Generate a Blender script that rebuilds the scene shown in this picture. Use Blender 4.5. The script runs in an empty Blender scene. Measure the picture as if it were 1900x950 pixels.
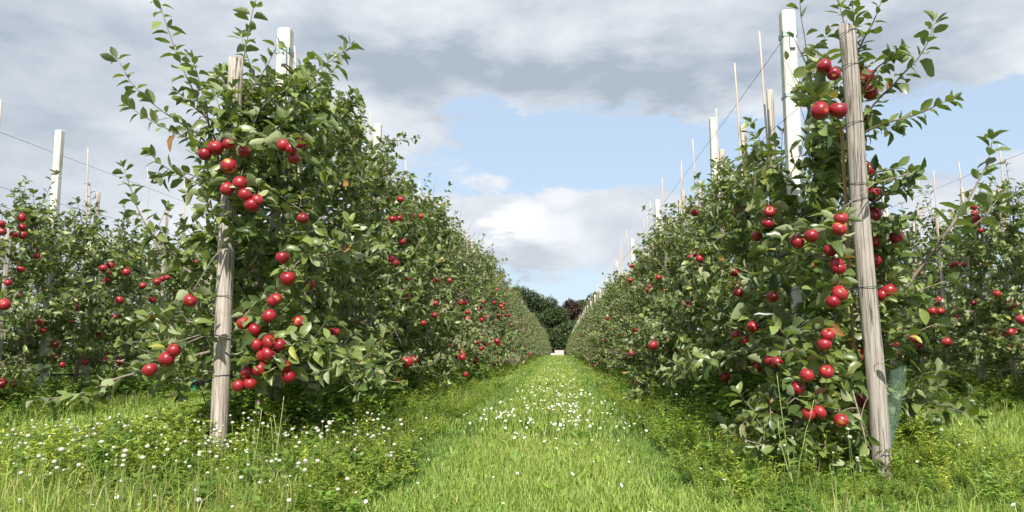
import bpy, math, random
import numpy as np
from mathutils import Vector, Matrix

S = bpy.context.scene
COL = S.collection
R = math.radians

# ------------------------------------------------------------------ camera
W_PX, H_PX, F_PX = 1900.0, 950.0, 1400.0
CAM_Z = 0.60
VPX, VPY = 1038.0, 646.0
cam_d = bpy.data.cameras.new("camera")
cam = bpy.data.objects.new("camera", cam_d)
COL.objects.link(cam)
cam_d.sensor_width = 36.0
cam_d.lens = 36.0 * F_PX / W_PX
cam_d.clip_start = 0.05
cam_d.clip_end = 3000
pitch = math.atan((VPY - H_PX / 2) / F_PX)
yaw = math.atan((VPX - W_PX / 2) * math.cos(pitch) / F_PX)
RM = Matrix.Rotation(yaw, 3, 'Z') @ Matrix.Rotation(math.pi / 2 + pitch, 3, 'X')
cam.rotation_euler = RM.to_euler()
cam.location = (0, 0, CAM_Z)
cam_d.dof.use_dof = True
cam_d.dof.focus_distance = 4.2
cam_d.dof.aperture_fstop = 9.0
S.camera = cam
RN = np.array(RM)
CP = np.array([0, 0, CAM_Z])


def ray(px, py):
    return RN @ np.array([(px - W_PX / 2) / F_PX, -(py - H_PX / 2) / F_PX, -1.0])


def at(px, py, Y):
    d = ray(px, py)
    return CP + d * (Y / d[1])


def at_x(px, py, X):
    d = ray(px, py)
    return CP + d * (X / d[0])


def proj(P):
    q = (np.asarray(P) - CP) @ RN
    z = np.minimum(q[..., 2], -1e-3)
    return W_PX / 2 + F_PX * q[..., 0] / -z, H_PX / 2 - F_PX * q[..., 1] / -z


# ------------------------------------------------------------------ light
SUN_EL = 46.0
SUN_AZ = 5.0      # where the sun stands: behind the camera, a little to its right
world = bpy.data.worlds.new("World")
S.world = world
world.use_nodes = True
SKY_STR = 0.10
EXPO = 0.52
S.view_settings.view_transform = 'Standard'
S.view_settings.look = 'None'
S.view_settings.exposure = EXPO
S.view_settings.gamma = 1.0
S.view_settings.use_curve_mapping = False
sd = bpy.data.lights.new("sun", 'SUN')
sd.energy = 5.0
sd.angle = R(0.55)
sd.color = (1.0, 0.95, 0.87)
sun = bpy.data.objects.new("sun", sd)
COL.objects.link(sun)
a_ = R(SUN_AZ)
sdir = Vector((math.sin(a_) * math.cos(R(SUN_EL)), -math.cos(a_) * math.cos(R(SUN_EL)), math.sin(R(SUN_EL))))
sun.rotation_euler = sdir.to_track_quat('Z', 'Y').to_euler()
sun.location = (0, -5, 12)


class NT:
    """small helper to wire node trees"""
    def __init__(s, nt):
        s.nt = nt

    def n(s, t, **kw):
        nd = s.nt.nodes.new(t)
        for k, v in kw.items():
            setattr(nd, k, v)
        return nd

    def put(s, sock, v):
        if isinstance(v, bpy.types.NodeSocket):
            s.nt.links.new(v, sock)
        elif v is not None:
            sock.default_value = v

    def m(s, op, a, b=None, c=None, clamp=False):
        nd = s.n('ShaderNodeMath', operation=op)
        nd.use_clamp = clamp
        s.put(nd.inputs[0], a)
        s.put(nd.inputs[1], b)
        s.put(nd.inputs[2], c)
        return nd.outputs[0]

    def mix(s, f, a, b, mode='MIX'):
        nd = s.n('ShaderNodeMix', data_type='RGBA', blend_type=mode)
        s.put(nd.inputs[0], f)
        s.put(nd.inputs[6], a if isinstance(a, bpy.types.NodeSocket) else (*a, 1))
        s.put(nd.inputs[7], b if isinstance(b, bpy.types.NodeSocket) else (*b, 1))
        return nd.outputs[2]

    def ss(s, x, lo, hi, to0=0.0, to1=1.0):
        nd = s.n('ShaderNodeMapRange', interpolation_type='SMOOTHSTEP')
        s.put(nd.inputs[0], x)
        nd.inputs[1].default_value = lo
        nd.inputs[2].default_value = hi
        nd.inputs[3].default_value = to0
        nd.inputs[4].default_value = to1
        return nd.outputs[0]

    def noise(s, vec, scale, detail=4, rough=0.5, dist=0.0, dim='3D'):
        nd = s.n('ShaderNodeTexNoise', noise_dimensions=dim)
        s.put(nd.inputs['Vector'], vec)
        nd.inputs['Scale'].default_value = scale
        nd.inputs['Detail'].default_value = detail
        nd.inputs['Roughness'].default_value = rough
        nd.inputs['Distortion'].default_value = dist
        return nd.outputs[0]


def build_world():
    t = NT(world.node_tree)
    bg = world.node_tree.nodes['Background']
    sky = t.n('ShaderNodeTexSky', sky_type='NISHITA')
    sky.sun_disc = False
    sky.sun_elevation = R(SUN_EL)
    sky.sun_rotation = math.pi + a_ * -1
    sky.air_density = 1.0
    sky.dust_density = 1.2
    sky.ozone_density = 1.0
    tc = t.n('ShaderNodeTexCoord')
    sp = t.n('ShaderNodeSeparateXYZ')
    t.put(sp.inputs[0], tc.outputs['Generated'])
    x, y, z = sp.outputs
    u = t.m('MULTIPLY', t.m('ARCTAN2', x, y), 14.0)
    v = t.m('MULTIPLY', t.m('ARCSINE', z), 14.0)
    cv = t.n('ShaderNodeCombineXYZ')
    t.put(cv.inputs[0], t.m('MULTIPLY', u, 0.42))
    t.put(cv.inputs[1], t.m('MULTIPLY', v, 0.95))
    P = cv.outputs[0]
    big = t.noise(P, 0.55, 6, 0.55, 0.3)
    mid = t.noise(P, 1.7, 10, 0.62, 0.2)
    fine = t.noise(P, 0.9, 3, 0.5)

    def blob(cu, cvv, ru, rv):
        a = t.m('DIVIDE', t.m('SUBTRACT', u, cu), ru)
        b = t.m('DIVIDE', t.m('SUBTRACT', v, cvv), rv)
        r2 = t.m('ADD', t.m('MULTIPLY', a, a), t.m('MULTIPLY', b, b))
        return t.m('POWER', 2.718, t.m('MULTIPLY', r2, -1.0))
    add = lambda a, b: t.m('ADD', a, b)
    mul = lambda a, b: t.m('MULTIPLY', a, b)
    u0, v0 = u, v
    w1 = t.noise(P, 1.3, 6, 0.6)
    cv2 = t.n('ShaderNodeVectorMath', operation='ADD')
    t.put(cv2.inputs[0], P)
    cv2.inputs[1].default_value = (7.3, 2.1, 4.4)
    w2 = t.noise(cv2.outputs[0], 1.5, 6, 0.6)
    u = add(u, mul(t.m('SUBTRACT', w1, 0.5), 3.2))
    v = add(v, mul(t.m('SUBTRACT', w2, 0.5), 1.9))
    # how much cloud there is in each part of the sky
    cover = t.ss(v, 3.9, 5.2, 0.42, 1.15)
    cover = add(cover, mul(blob(-8.0, 3.0, 4.5, 3.0), 0.55))
    cover = add(cover, mul(blob(-3.2, 3.9, 1.3, 1.0), 0.35))
    cover = add(cover, mul(blob(-1.0, 2.3, 2.6, 0.75), 0.50))
    cover = add(cover, mul(blob(1.6, 2.1, 1.5, 0.7), 0.30))
    cover = add(cover, mul(blob(7.0, 2.2, 3.0, 0.8), 0.50))
    cover = add(cover, mul(blob(3.8, 4.55, 2.2, 0.7), 0.55))
    cover = add(cover, mul(blob(-0.6, 2.2, 2.2, 0.55), 0.25))
    cover = add(cover, mul(blob(8.3, 4.5, 1.6, 0.5), 0.45))
    cover = add(cover, mul(blob(0.6, 3.55, 2.9, 0.62), -0.45))
    cover = add(cover, mul(blob(7.0, 3.7, 2.6, 0.5), -0.35))
    cover = add(cover, mul(blob(-1.6, 4.0, 1.0, 0.5), -0.1))
    nn = add(mul(t.m('SUBTRACT', big, 0.5), 1.0), mul(t.m('SUBTRACT', mid, 0.5), 0.9))
    mask = t.ss(add(cover, nn), 0.47, 0.78)
    # tone of the cloud: dark flat undersides, pale tops
    tone = add(mul(t.m('SUBTRACT', fine, 0.5), 1.7), mul(t.m('SUBTRACT', mid, 0.5), 0.9))
    tone = add(tone, 0.64)
    tone = add(tone, mul(blob(1.3, 4.85, 5.5, 0.50), -0.60))
    tone = add(tone, mul(blob(-3.0, 5.3, 3.0, 0.5), -0.35))
    tone = add(tone, mul(blob(-9.5, 4.0, 2.4, 1.9), -0.35))
    tone = add(tone, mul(blob(-8.5, 6.3, 4.0, 0.5), 0.35))
    tone = add(tone, mul(blob(-0.6, 2.5, 1.3, 0.42), 0.5))
    tone = add(tone, mul(blob(-0.9, 1.70, 1.3, 0.32), -0.30))
    tone = add(tone, mul(blob(8.3, 4.6, 1.6, 0.5), 0.3))
    tone = add(tone, mul(blob(4.5, 5.3, 2.5, 0.8), -0.2))
    tone = add(tone, mul(blob(7.0, 5.3, 2.0, 0.7), -0.25))
    tone = t.m('MULTIPLY', tone, 1.0, clamp=True)
    g = 1.0 / SKY_STR
    dark = (0.305 * g, 0.36 * g, 0.425 * g)
    lite = (0.64 * g, 0.665 * g, 0.70 * g)
    cl = t.mix(tone, dark, lite)
    hot = t.mix(t.ss(add(tone, mul(blob(-1.05, 2.45, 0.8, 0.36), 0.5)), 1.05, 1.5), cl, (0.74 * g, 0.745 * g, 0.75 * g))
    # thin high veil makes the blue pale
    veil = t.mix(0.62, sky.outputs[0], (0.48 * g, 0.60 * g, 0.74 * g))
    col = t.mix(mask, veil, hot)
    low = t.ss(v0, -0.5, 0.0)
    col = t.mix(low, (0.12 * g, 0.14 * g, 0.10 * g), col)
    t.put(bg.inputs[0], col)
    bg.inputs[1].default_value = SKY_STR


build_world()

# ------------------------------------------------------------------ materials
def new_mat(name):
    m = bpy.data.materials.new(name)
    m.use_nodes = True
    t = NT(m.node_tree)
    b = m.node_tree.nodes['Principled BSDF']
    out = m.node_tree.nodes['Material Output']
    return m, t, b, out


def leaf_mat(name, rough=0.42, transl=0.28, back=(0.26, 0.32, 0.19), backmix=0.75, spec=0.5, tcol=(1.6, 1.7, 0.5)):
    """colour comes from the per-leaf tint; the underside is paler and felted"""
    m, t, b, out = new_mat(name)
    at_ = t.n('ShaderNodeAttribute', attribute_name='tint')
    geo = t.n('ShaderNodeNewGeometry')
    tc = t.n('ShaderNodeTexCoord')
    nz = t.noise(tc.outputs['Object'], 60, 3, 0.6)
    base = t.mix(t.ss(nz, 0.3, 0.7), at_.outputs[0], (1.25, 1.2, 1.05), 'MULTIPLY')
    c = t.mix(t.m('MULTIPLY', geo.outputs['Backfacing'], backmix), base, back)
    t.put(b.inputs['Base Color'], c)
    t.put(b.inputs['Roughness'], t.m('ADD', t.m('MULTIPLY', geo.outputs['Backfacing'], 0.35), rough))
    b.inputs['Specular IOR Level'].default_value = spec
    tr = t.n('ShaderNodeBsdfTranslucent')
    t.put(tr.inputs[0], t.mix(1.0, base, tcol, 'MULTIPLY'))
    mx = t.n('ShaderNodeMixShader')
    mx.inputs[0].default_value = transl
    t.put(mx.inputs[1], b.outputs[0])
    t.put(mx.inputs[2], tr.outputs[0])
    t.put(out.inputs[0], mx.outputs[0])
    return m


def noise_mat(name, c1, c2, scale=8.0, rough=0.8, stretch=(1, 1, 1), bump=0.3, c3=None, metallic=0.0, bdist=0.004, s3=3.0):
    m, t, b, out = new_mat(name)
    tc = t.n('ShaderNodeTexCoord')
    mp = t.n('ShaderNodeMapping')
    t.put(mp.inputs[0], tc.outputs['Object'])
    mp.inputs['Scale'].default_value = stretch
    nz = t.noise(mp.outputs[0], scale, 6, 0.65, 0.4)
    c = t.mix(t.ss(nz, 0.33, 0.68), c1, c2)
    if c3:
        n2 = t.noise(tc.outputs['Object'], s3, 4, 0.6)
        c = t.mix(t.ss(n2, 0.48, 0.66), c, c3)
    t.put(b.inputs['Base Color'], c)
    b.inputs['Roughness'].default_value = rough
    b.inputs['Metallic'].default_value = metallic
    bp = t.n('ShaderNodeBump')
    bp.inputs['Strength'].default_value = bump
    bp.inputs['Distance'].default_value = bdist
    t.put(bp.inputs['Height'], nz)
    t.put(b.inputs['Normal'], bp.outputs[0])
    return m


def wood_mat(name, c_l, c_d, crack=(0.05, 0.04, 0.035), stain=(0.2, 0.17, 0.13)):
    m, t, b, out = new_mat(name)
    tc = t.n('ShaderNodeTexCoord')

    def mp(sx, sy, sz):
        q = t.n('ShaderNodeMapping')
        t.put(q.inputs[0], tc.outputs['Object'])
        q.inputs['Scale'].default_value = (sx, sy, sz)
        return q.outputs[0]
    g1 = t.noise(mp(1, 1, 0.045), 90, 6, 0.7, 0.2)
    g2 = t.noise(mp(1, 1, 0.12), 22, 5, 0.6, 0.6)
    g3 = t.noise(mp(1, 1, 0.5), 9, 4, 0.6)
    c = t.mix(t.ss(g1, 0.32, 0.66), c_d, c_l)
    c = t.mix(t.m('MULTIPLY', t.ss(g3, 0.5, 0.75), 0.55), c, stain)
    ck = t.ss(t.m('ABSOLUTE', t.m('SUBTRACT', t.noise(mp(1, 1, 0.03), 30, 3, 0.5, 0.8), 0.5)), 0.0, 0.035, 1.0, 0.0)
    ck = t.m('MULTIPLY', ck, t.ss(g2, 0.42, 0.55))
    c = t.mix(t.m('MULTIPLY', ck, 0.9), c, crack)
    t.put(b.inputs['Base Color'], c)
    b.inputs['Roughness'].default_value = 0.86
    b.inputs['Specular IOR Level'].default_value = 0.2
    h = t.m('SUBTRACT', t.m('ADD', g1, t.m('MULTIPLY', g2, 0.6)), t.m('MULTIPLY', ck, 1.5))
    bp = t.n('ShaderNodeBump')
    bp.inputs['Strength'].default_value = 0.7
    bp.inputs['Distance'].default_value = 0.004
    t.put(bp.inputs['Height'], h)
    t.put(b.inputs['Normal'], bp.outputs[0])
    return m


def apple_mat():
    m, t, b, out = new_mat('apple_skin')
    tc = t.n('ShaderNodeTexCoord')
    oi = t.n('ShaderNodeObjectInfo')
    off = t.n('ShaderNodeVectorMath', operation='ADD')
    t.put(off.inputs[0], tc.outputs['Object'])
    cx = t.n('ShaderNodeCombineXYZ')
    t.put(cx.inputs[0], t.m('MULTIPLY', oi.outputs['Random'], 13.0))
    t.put(cx.inputs[1], t.m('MULTIPLY', oi.outputs['Random'], 7.0))
    t.put(off.inputs[1], cx.outputs[0])
    P = off.outputs[0]
    mp = t.n('ShaderNodeMapping')
    t.put(mp.inputs[0], P)
    mp.inputs['Scale'].default_value = (1, 1, 0.12)
    st = t.noise(mp.outputs[0], 170, 4, 0.6)
    bl = t.noise(P, 22, 3, 0.5)
    red = t.mix(t.ss(st, 0.35, 0.7), (0.20, 0.004, 0.014), (0.36, 0.012, 0.026))
    red = t.mix(t.ss(t.noise(P, 14, 3, 0.5), 0.45, 0.75), red, (0.13, 0.003, 0.012))
    red = t.mix(t.m('MULTIPLY', oi.outputs['Random'], 0.35), red, (0.50, 0.05, 0.045))
    rnd = t.m('FRACT', t.m('MULTIPLY', oi.outputs['Random'], 7.31))
    th = t.m('SUBTRACT', 0.88, t.m('MULTIPLY', t.m('POWER', rnd, 3.0), 0.34))
    yf = t.m('MULTIPLY', t.m('SUBTRACT', bl, th), 6.0, clamp=True)
    c = t.mix(yf, red, (0.55, 0.28, 0.06))
    # yellow-brown dimples at both ends
    sp = t.n('ShaderNodeSeparateXYZ')
    t.put(sp.inputs[0], tc.outputs['Object'])
    rr = t.m('SQRT', t.m('ADD', t.m('MULTIPLY', sp.outputs[0], sp.outputs[0]), t.m('MULTIPLY', sp.outputs[1], sp.outputs[1])))
    c = t.mix(t.ss(rr, 0.004, 0.015, 0.85, 0.0), c, (0.42, 0.20, 0.05))
    vor = t.n('ShaderNodeTexVoronoi')
    vor.inputs['Scale'].default_value = 190
    t.put(vor.inputs['Vector'], P)
    c = t.mix(t.ss(vor.outputs['Distance'], 0.06, 0.16, 0.4, 0.0), c, (0.62, 0.3, 0.2))
    t.put(b.inputs['Base Color'], c)
    t.put(b.inputs['Roughness'], t.m('ADD', 0.31, t.m('MULTIPLY', bl, 0.12)))
    b.inputs['Subsurface Weight'].default_value = 0.0
    b.inputs['Coat Weight'].default_value = 0.15
    b.inputs['Coat Roughness'].default_value = 0.25
    return m


def plain(name, c, rough=0.6, metallic=0.0):
    m, t, b, out = new_mat(name)
    b.inputs['Base Color'].default_value = (*c, 1)
    b.inputs['Roughness'].default_value = rough
    b.inputs['Metallic'].default_value = metallic
    return m


M = dict(
    leaf=leaf_mat('apple_leaf', 0.36, 0.22, back=(0.37, 0.41, 0.23)),
    grass=leaf_mat('grass_blade', 0.50, 0.34, back=(0.2, 0.3, 0.06), backmix=0.15, tcol=(1.35, 1.4, 0.6)),
    weed=leaf_mat('weed_leaf', 0.52, 0.34, back=(0.22, 0.32, 0.09), backmix=0.3, tcol=(1.35, 1.4, 0.6)),
    fartree=leaf_mat('far_tree_leaf', 0.6, 0.18, backmix=0.2, back=(0.10, 0.13, 0.06)),
    bark=noise_mat('bark', (0.16, 0.12, 0.095), (0.30, 0.25, 0.20), 60, 0.85, (1, 1, 0.3), 0.5),
    twig=noise_mat('twig', (0.17, 0.10, 0.07), (0.27, 0.20, 0.13), 80, 0.7, (1, 1, 1), 0.3),
    darkbark=noise_mat('dark_bark', (0.05, 0.04, 0.03), (0.1, 0.08, 0.06), 4, 0.9),
    post_r=wood_mat('weathered_post', (0.45, 0.40, 0.355), (0.25, 0.215, 0.185)),
    post_l=wood_mat('pale_weathered_post', (0.56, 0.50, 0.44), (0.27, 0.225, 0.185), stain=(0.24, 0.18, 0.12)),
    stake=wood_mat('grey_stake', (0.55, 0.50, 0.44), (0.34, 0.30, 0.26)),
    cane=noise_mat('bamboo', (0.52, 0.40, 0.30), (0.62, 0.52, 0.42), 30, 0.6, (1, 1, 0.2), 0.1),
    browncane=noise_mat('brown_cane', (0.30, 0.15, 0.06), (0.42, 0.24, 0.11), 30, 0.5, (1, 1, 0.2), 0.1),
    concrete=noise_mat('pale_concrete', (0.60, 0.58, 0.52), (0.74, 0.72, 0.67), 16, 0.85, (1, 1, 0.25), 0.3, c3=(0.50, 0.47, 0.38), s3=3.5),
    steel=noise_mat('galvanised_steel', (0.24, 0.32, 0.31), (0.36, 0.45, 0.44), 40, 0.5, (1, 1, 1), 0.1, metallic=0.35),
    plate=noise_mat('zinc_plate', (0.42, 0.46, 0.48), (0.56, 0.58, 0.60), 40, 0.4, (1, 1, 1), 0.1, metallic=0.5),
    wire=plain('wire', (0.10, 0.115, 0.12), 0.45, 0.6),
    tie=plain('green_tie', (0.025, 0.06, 0.045), 0.5),
    hose=plain('black_hose', (0.025, 0.027, 0.030), 0.5),
    cap=plain('green_plastic', (0.01, 0.30, 0.17), 0.4),
    stalk=noise_mat('green_stalk', (0.20, 0.26, 0.08), (0.30, 0.33, 0.13), 30, 0.6),
    net=plain('green_net', (0.13, 0.22, 0.165), 0.8),
    white=plain('white_plastic', (0.62, 0.64, 0.68), 0.4),
    bin=noise_mat('bin_wood', (0.50, 0.43, 0.36), (0.64, 0.57, 0.50), 6, 0.8, (1, 1, 6), 0.1),
    petal=plain('petal', (0.80, 0.79, 0.76), 0.7),
    clover=noise_mat('clover_head', (0.40, 0.41, 0.30), (0.62, 0.60, 0.50), 400, 0.8, (1, 1, 1), 0.6),
    pollen=plain('flower_centre', (0.62, 0.42, 0.04), 0.7),
    apple=apple_mat(),
    applestem=plain('apple_stem', (0.14, 0.08, 0.035), 0.7),
)


def ground_mat():
    m, t, b, out = new_mat('soil_and_turf')
    tc = t.n('ShaderNodeTexCoord')
    P = tc.outputs['Object']
    n1 = t.noise(P, 3.0, 6, 0.65)
    n2 = t.noise(P, 40.0, 4, 0.7)
    c = t.mix(t.ss(n2, 0.3, 0.7), (0.035, 0.060, 0.012), (0.075, 0.125, 0.022))
    c = t.mix(t.ss(n1, 0.55, 0.75), c, (0.085, 0.085, 0.035))
    t.put(b.inputs['Base Color'], c)
    b.inputs['Roughness'].default_value = 0.95
    b.inputs['Specular IOR Level'].default_value = 0.1
    bp = t.n('ShaderNodeBump')
    bp.inputs['Strength'].default_value = 0.8
    bp.inputs['Distance'].default_value = 0.03
    t.put(bp.inputs['Height'], n2)
    t.put(b.inputs['Normal'], bp.outputs[0])
    return m


M['ground'] = ground_mat()

# ------------------------------------------------------------------ mesh helpers
class Buf:
    def __init__(s):
        s.v, s.f, s.mi, s.c = [], [], [], []
        s.nv = 0

    def add(s, v, faces, mat=0, col=None):
        """v (n,3); faces list of int arrays (k,3) or (k,4)"""
        v = np.asarray(v, dtype=np.float64)
        for f in faces:
            f = np.asarray(f, dtype=np.int64)
            if len(f):
                s.f.append(f + s.nv)
                s.mi.append(np.full(len(f), mat, dtype=np.int32))
        s.v.append(v)
        if col is None:
            col = np.tile(np.array([0.5, 0.5, 0.5]), (len(v), 1))
        s.c.append(np.asarray(col, dtype=np.float32))
        s.nv += len(v)

    def mesh(s, name, mats, smooth=True, tint=True):
        me = bpy.data.meshes.new(name)
        V = np.concatenate(s.v).astype(np.float32)
        sizes = np.concatenate([np.full(len(f), f.shape[1], dtype=np.int32) for f in s.f])
        loops = np.concatenate([f.ravel() for f in s.f]).astype(np.int32)
        me.vertices.add(len(V))
        me.vertices.foreach_set('co', V.ravel())
        me.loops.add(len(loops))
        me.loops.foreach_set('vertex_index', loops)
        me.polygons.add(len(sizes))
        st = np.concatenate([[0], np.cumsum(sizes)[:-1]]).astype(np.int32)
        me.polygons.foreach_set('loop_start', st)
        me.polygons.foreach_set('material_index', np.concatenate(s.mi))
        me.polygons.foreach_set('use_smooth', np.full(len(sizes), smooth))
        me.update(calc_edges=True)
        if tint:
            ca = me.color_attributes.new('tint', 'FLOAT_COLOR', 'POINT')
            C = np.concatenate(s.c)
            C = np.concatenate([C, np.ones((len(C), 1), dtype=np.float32)], axis=1)
            ca.data.foreach_set('color', C.ravel())
        for m in mats:
            me.materials.append(m)
        return me


def link(name, data, parent=None, loc=(0, 0, 0), rz=0.0):
    o = bpy.data.objects.new(name, data)
    COL.objects.link(o)
    o.location = loc
    o.rotation_euler = (0, 0, rz)
    if parent:
        o.parent = parent
    return o


def tag(o, label=None, cat=None, group=None, kind=None):
    if label:
        o['label'] = label
    if cat:
        o['category'] = cat
    if group:
        o['group'] = group
    if kind:
        o['kind'] = kind
    return o


def tube_into(buf, pts, rad, sides=6, mat=0, cap=True, col=None):
    pts = np.asarray(pts, float)
    n = len(pts)
    rad = np.broadcast_to(np.asarray(rad, float), (n,))
    T = np.gradient(pts, axis=0)
    T /= np.linalg.norm(T, axis=1)[:, None] + 1e-9
    ref = np.array([0.0, 0, 1]) if abs(T[:, 2]).mean() < 0.9 else np.array([1.0, 0, 0])
    A = np.cross(T, ref)
    A /= np.linalg.norm(A, axis=1)[:, None] + 1e-9
    B = np.cross(T, A)
    th = np.linspace(0, 2 * math.pi, sides, endpoint=False)
    ring = (A[:, None, :] * np.cos(th)[None, :, None] + B[:, None, :] * np.sin(th)[None, :, None]) * rad[:, None, None]
    v = (pts[:, None, :] + ring).reshape(-1, 3)
    i = np.arange(n - 1)[:, None] * sides
    j = np.arange(sides)[None, :]
    jn = (j + 1) % sides
    q = np.stack([i + j, i + jn, i + sides + jn, i + sides + j], -1).reshape(-1, 4)
    fs = [q]
    if cap:
        v = np.concatenate([v, pts[:1], pts[-1:]])
        c0, c1 = n * sides, n * sides + 1
        k = np.arange(sides)
        kn = (k + 1) % sides
        fs.append(np.stack([np.full(sides, c0), kn, k], -1))
        fs.append(np.stack([np.full(sides, c1), (n - 1) * sides + k, (n - 1) * sides + kn], -1))
    cc = None if col is None else np.tile(np.asarray(col), (len(v), 1))
    buf.add(v, fs, mat, cc)


def box_into(buf, c, s, mat=0, rz=0.0, bev=0.0):
    cx, cy, cz = c
    hx, hy, hz = s[0] / 2, s[1] / 2, s[2] / 2
    if bev <= 0:
        v = np.array([[sx * hx, sy * hy, sz * hz] for sz in (-1, 1) for sx, sy in ((-1, -1), (1, -1), (1, 1), (-1, 1))])
        f = np.array([[0, 3, 2, 1], [4, 5, 6, 7], [0, 1, 5, 4], [1, 2, 6, 5], [2, 3, 7, 6], [3, 0, 4, 7]])
        fs = [f]
    else:
        oc = [(-hx + bev, -hy), (hx - bev, -hy), (hx, -hy + bev), (hx, hy - bev), (hx - bev, hy), (-hx + bev, hy), (-hx, hy - bev), (-hx, -hy + bev)]
        k = 1 - bev / max(hx, hy)
        lay = [(-hz, 1), (hz - bev, 1), (hz, k)]
        v = np.array([[x * q, y * q, z] for z, q in lay for x, y in oc])
        fs = []
        qs = []
        for L in range(2):
            for i in range(8):
                j = (i + 1) % 8
                qs.append([L * 8 + i, L * 8 + j, L * 8 + 8 + j, L * 8 + 8 + i])
        fs.append(np.array(qs))
        fs.append(np.array([[16 + i for i in range(8)]]))
        fs.append(np.array([[7 - i for i in range(8)]]))
    ca, sa = math.cos(rz), math.sin(rz)
    v2 = v.copy()
    v2[:, 0] = v[:, 0] * ca - v[:, 1] * sa + cx
    v2[:, 1] = v[:, 0] * sa + v[:, 1] * ca + cy
    v2[:, 2] += cz
    buf.add(v2, fs, mat)


# leaf templates: x along the leaf, y across, z up
def leaf_template(petiole=True, lod=0):
    if lod == 2:
        V = np.array([[0, 0, 0], [.5, .5, 1], [1, 0, 0], [.5, -.5, 1.0]])
        F = [np.array([[0, 1, 2], [0, 2, 3]])[:, ::-1]]
        return V, F
    st = [(0.20, .20), (0.42, .47), (0.68, .46), (0.88, .22)] if petiole else [(0.30, .44), (0.62, .48)]
    V = [[0, 0, 0]]
    if petiole:
        V += [[0.14, 0.012, 0], [0.14, -0.012, 0]]
    b0 = len(V)
    for x, w in st:
        V += [[x, w, 1], [x, 0, 0], [x, -w, 1]]
    V.append([1.0, 0, 0])
    tip = len(V) - 1
    tris, quads = [], []
    if petiole:
        tris += [[0, 2, 1], [1, b0 + 1, b0], [2, b0 + 2, b0 + 1], [1, 2, b0 + 1]]
    else:
        tris += [[0, b0 + 1, b0], [0, b0 + 2, b0 + 1]]
    for i in range(len(st) - 1):
        a, b = b0 + 3 * i, b0 + 3 * i + 3
        quads += [[a, a + 1, b + 1, b], [a + 1, a + 2, b + 2, b + 1]]
    a = b0 + 3 * (len(st) - 1)
    tris += [[a, a + 1, tip], [a + 1, a + 2, tip]]
    return np.array(V, float), [np.array(tris), np.array(quads)]


def leaves_into(buf, P, D, N, L, Wd, fold, curl, col, tmpl, mat=0, twist=None):
    """P base, D direction, N approx normal, L length, Wd width, all (n,..)"""
    V, F = tmpl
    n = len(P)
    D = D / (np.linalg.norm(D, axis=1)[:, None] + 1e-9)
    Yv = np.cross(N, D)
    Yv /= np.linalg.norm(Yv, axis=1)[:, None] + 1e-9
    Z = np.cross(D, Yv)
    x = V[None, :, 0] * L[:, None]
    y = V[None, :, 1] * Wd[:, None]
    ay = np.abs(V[None, :, 1])
    z = ay * Wd[:, None] * fold[:, None] - curl[:, None] * (V[None, :, 0] ** 2) * L[:, None]
    if twist is not None:
        z = z + twist[:, None] * V[None, :, 1] * V[None, :, 0] * Wd[:, None] * 2
    pts = P[:, None, :] + x[..., None] * D[:, None, :] + y[..., None] * Yv[:, None, :] + z[..., None] * Z[:, None, :]
    nv = V.shape[0]
    off = (np.arange(n) * nv)
    fs = [(f[None] + off[:, None, None]).reshape(-1, f.shape[1]) for f in F]
    buf.add(pts.reshape(-1, 3), fs, mat, np.repeat(col, nv, axis=0))


T_HERO = leaf_template(True)
T_MID = leaf_template(False)
T_LOW = leaf_template(False, 2)


def gz(y):
    y = np.asarray(y, float)
    return -0.00009 * np.maximum(y - 30.0, 0) ** 2 * (y < 400) - 12.3 * (y >= 400)


# ------------------------------------------------------------------ the ground
def build_ground():
    ys = np.concatenate([np.linspace(-60, 30, 19), np.linspace(33, 130, 30), [160, 200, 260, 350, 600, 1200]])
    zz = np.where(ys > 130, -0.9, gz(ys))
    xs = np.array([-900, -300, -100, -40, -12, -4, 0, 4, 12, 40, 100, 300, 900.0])
    X, Y = np.meshgrid(xs, ys)
    Z = np.repeat(zz[:, None], len(xs), 1)
    v = np.stack([X, Y, Z], -1).reshape(-1, 3)
    nx, ny = len(xs), len(ys)
    i = (np.arange(ny - 1)[:, None] * nx + np.arange(nx - 1)[None]).ravel()
    f = np.stack([i, i + 1, i + 1 + nx, i + nx], -1)
    b = Buf()
    b.add(v, [f])
    tag(link('ground', b.mesh('ground', [M['ground']])), kind='structure')


build_ground()

ROW_L, ROW_R, ROW_L2, ROW_R2, ROW_L3, ROW_R3 = -1.71, 1.44, -4.86, 4.59, -8.01, 7.74
ROWS = [ROW_L, ROW_R, ROW_L2, ROW_R2, ROW_L3, ROW_R3]

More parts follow.
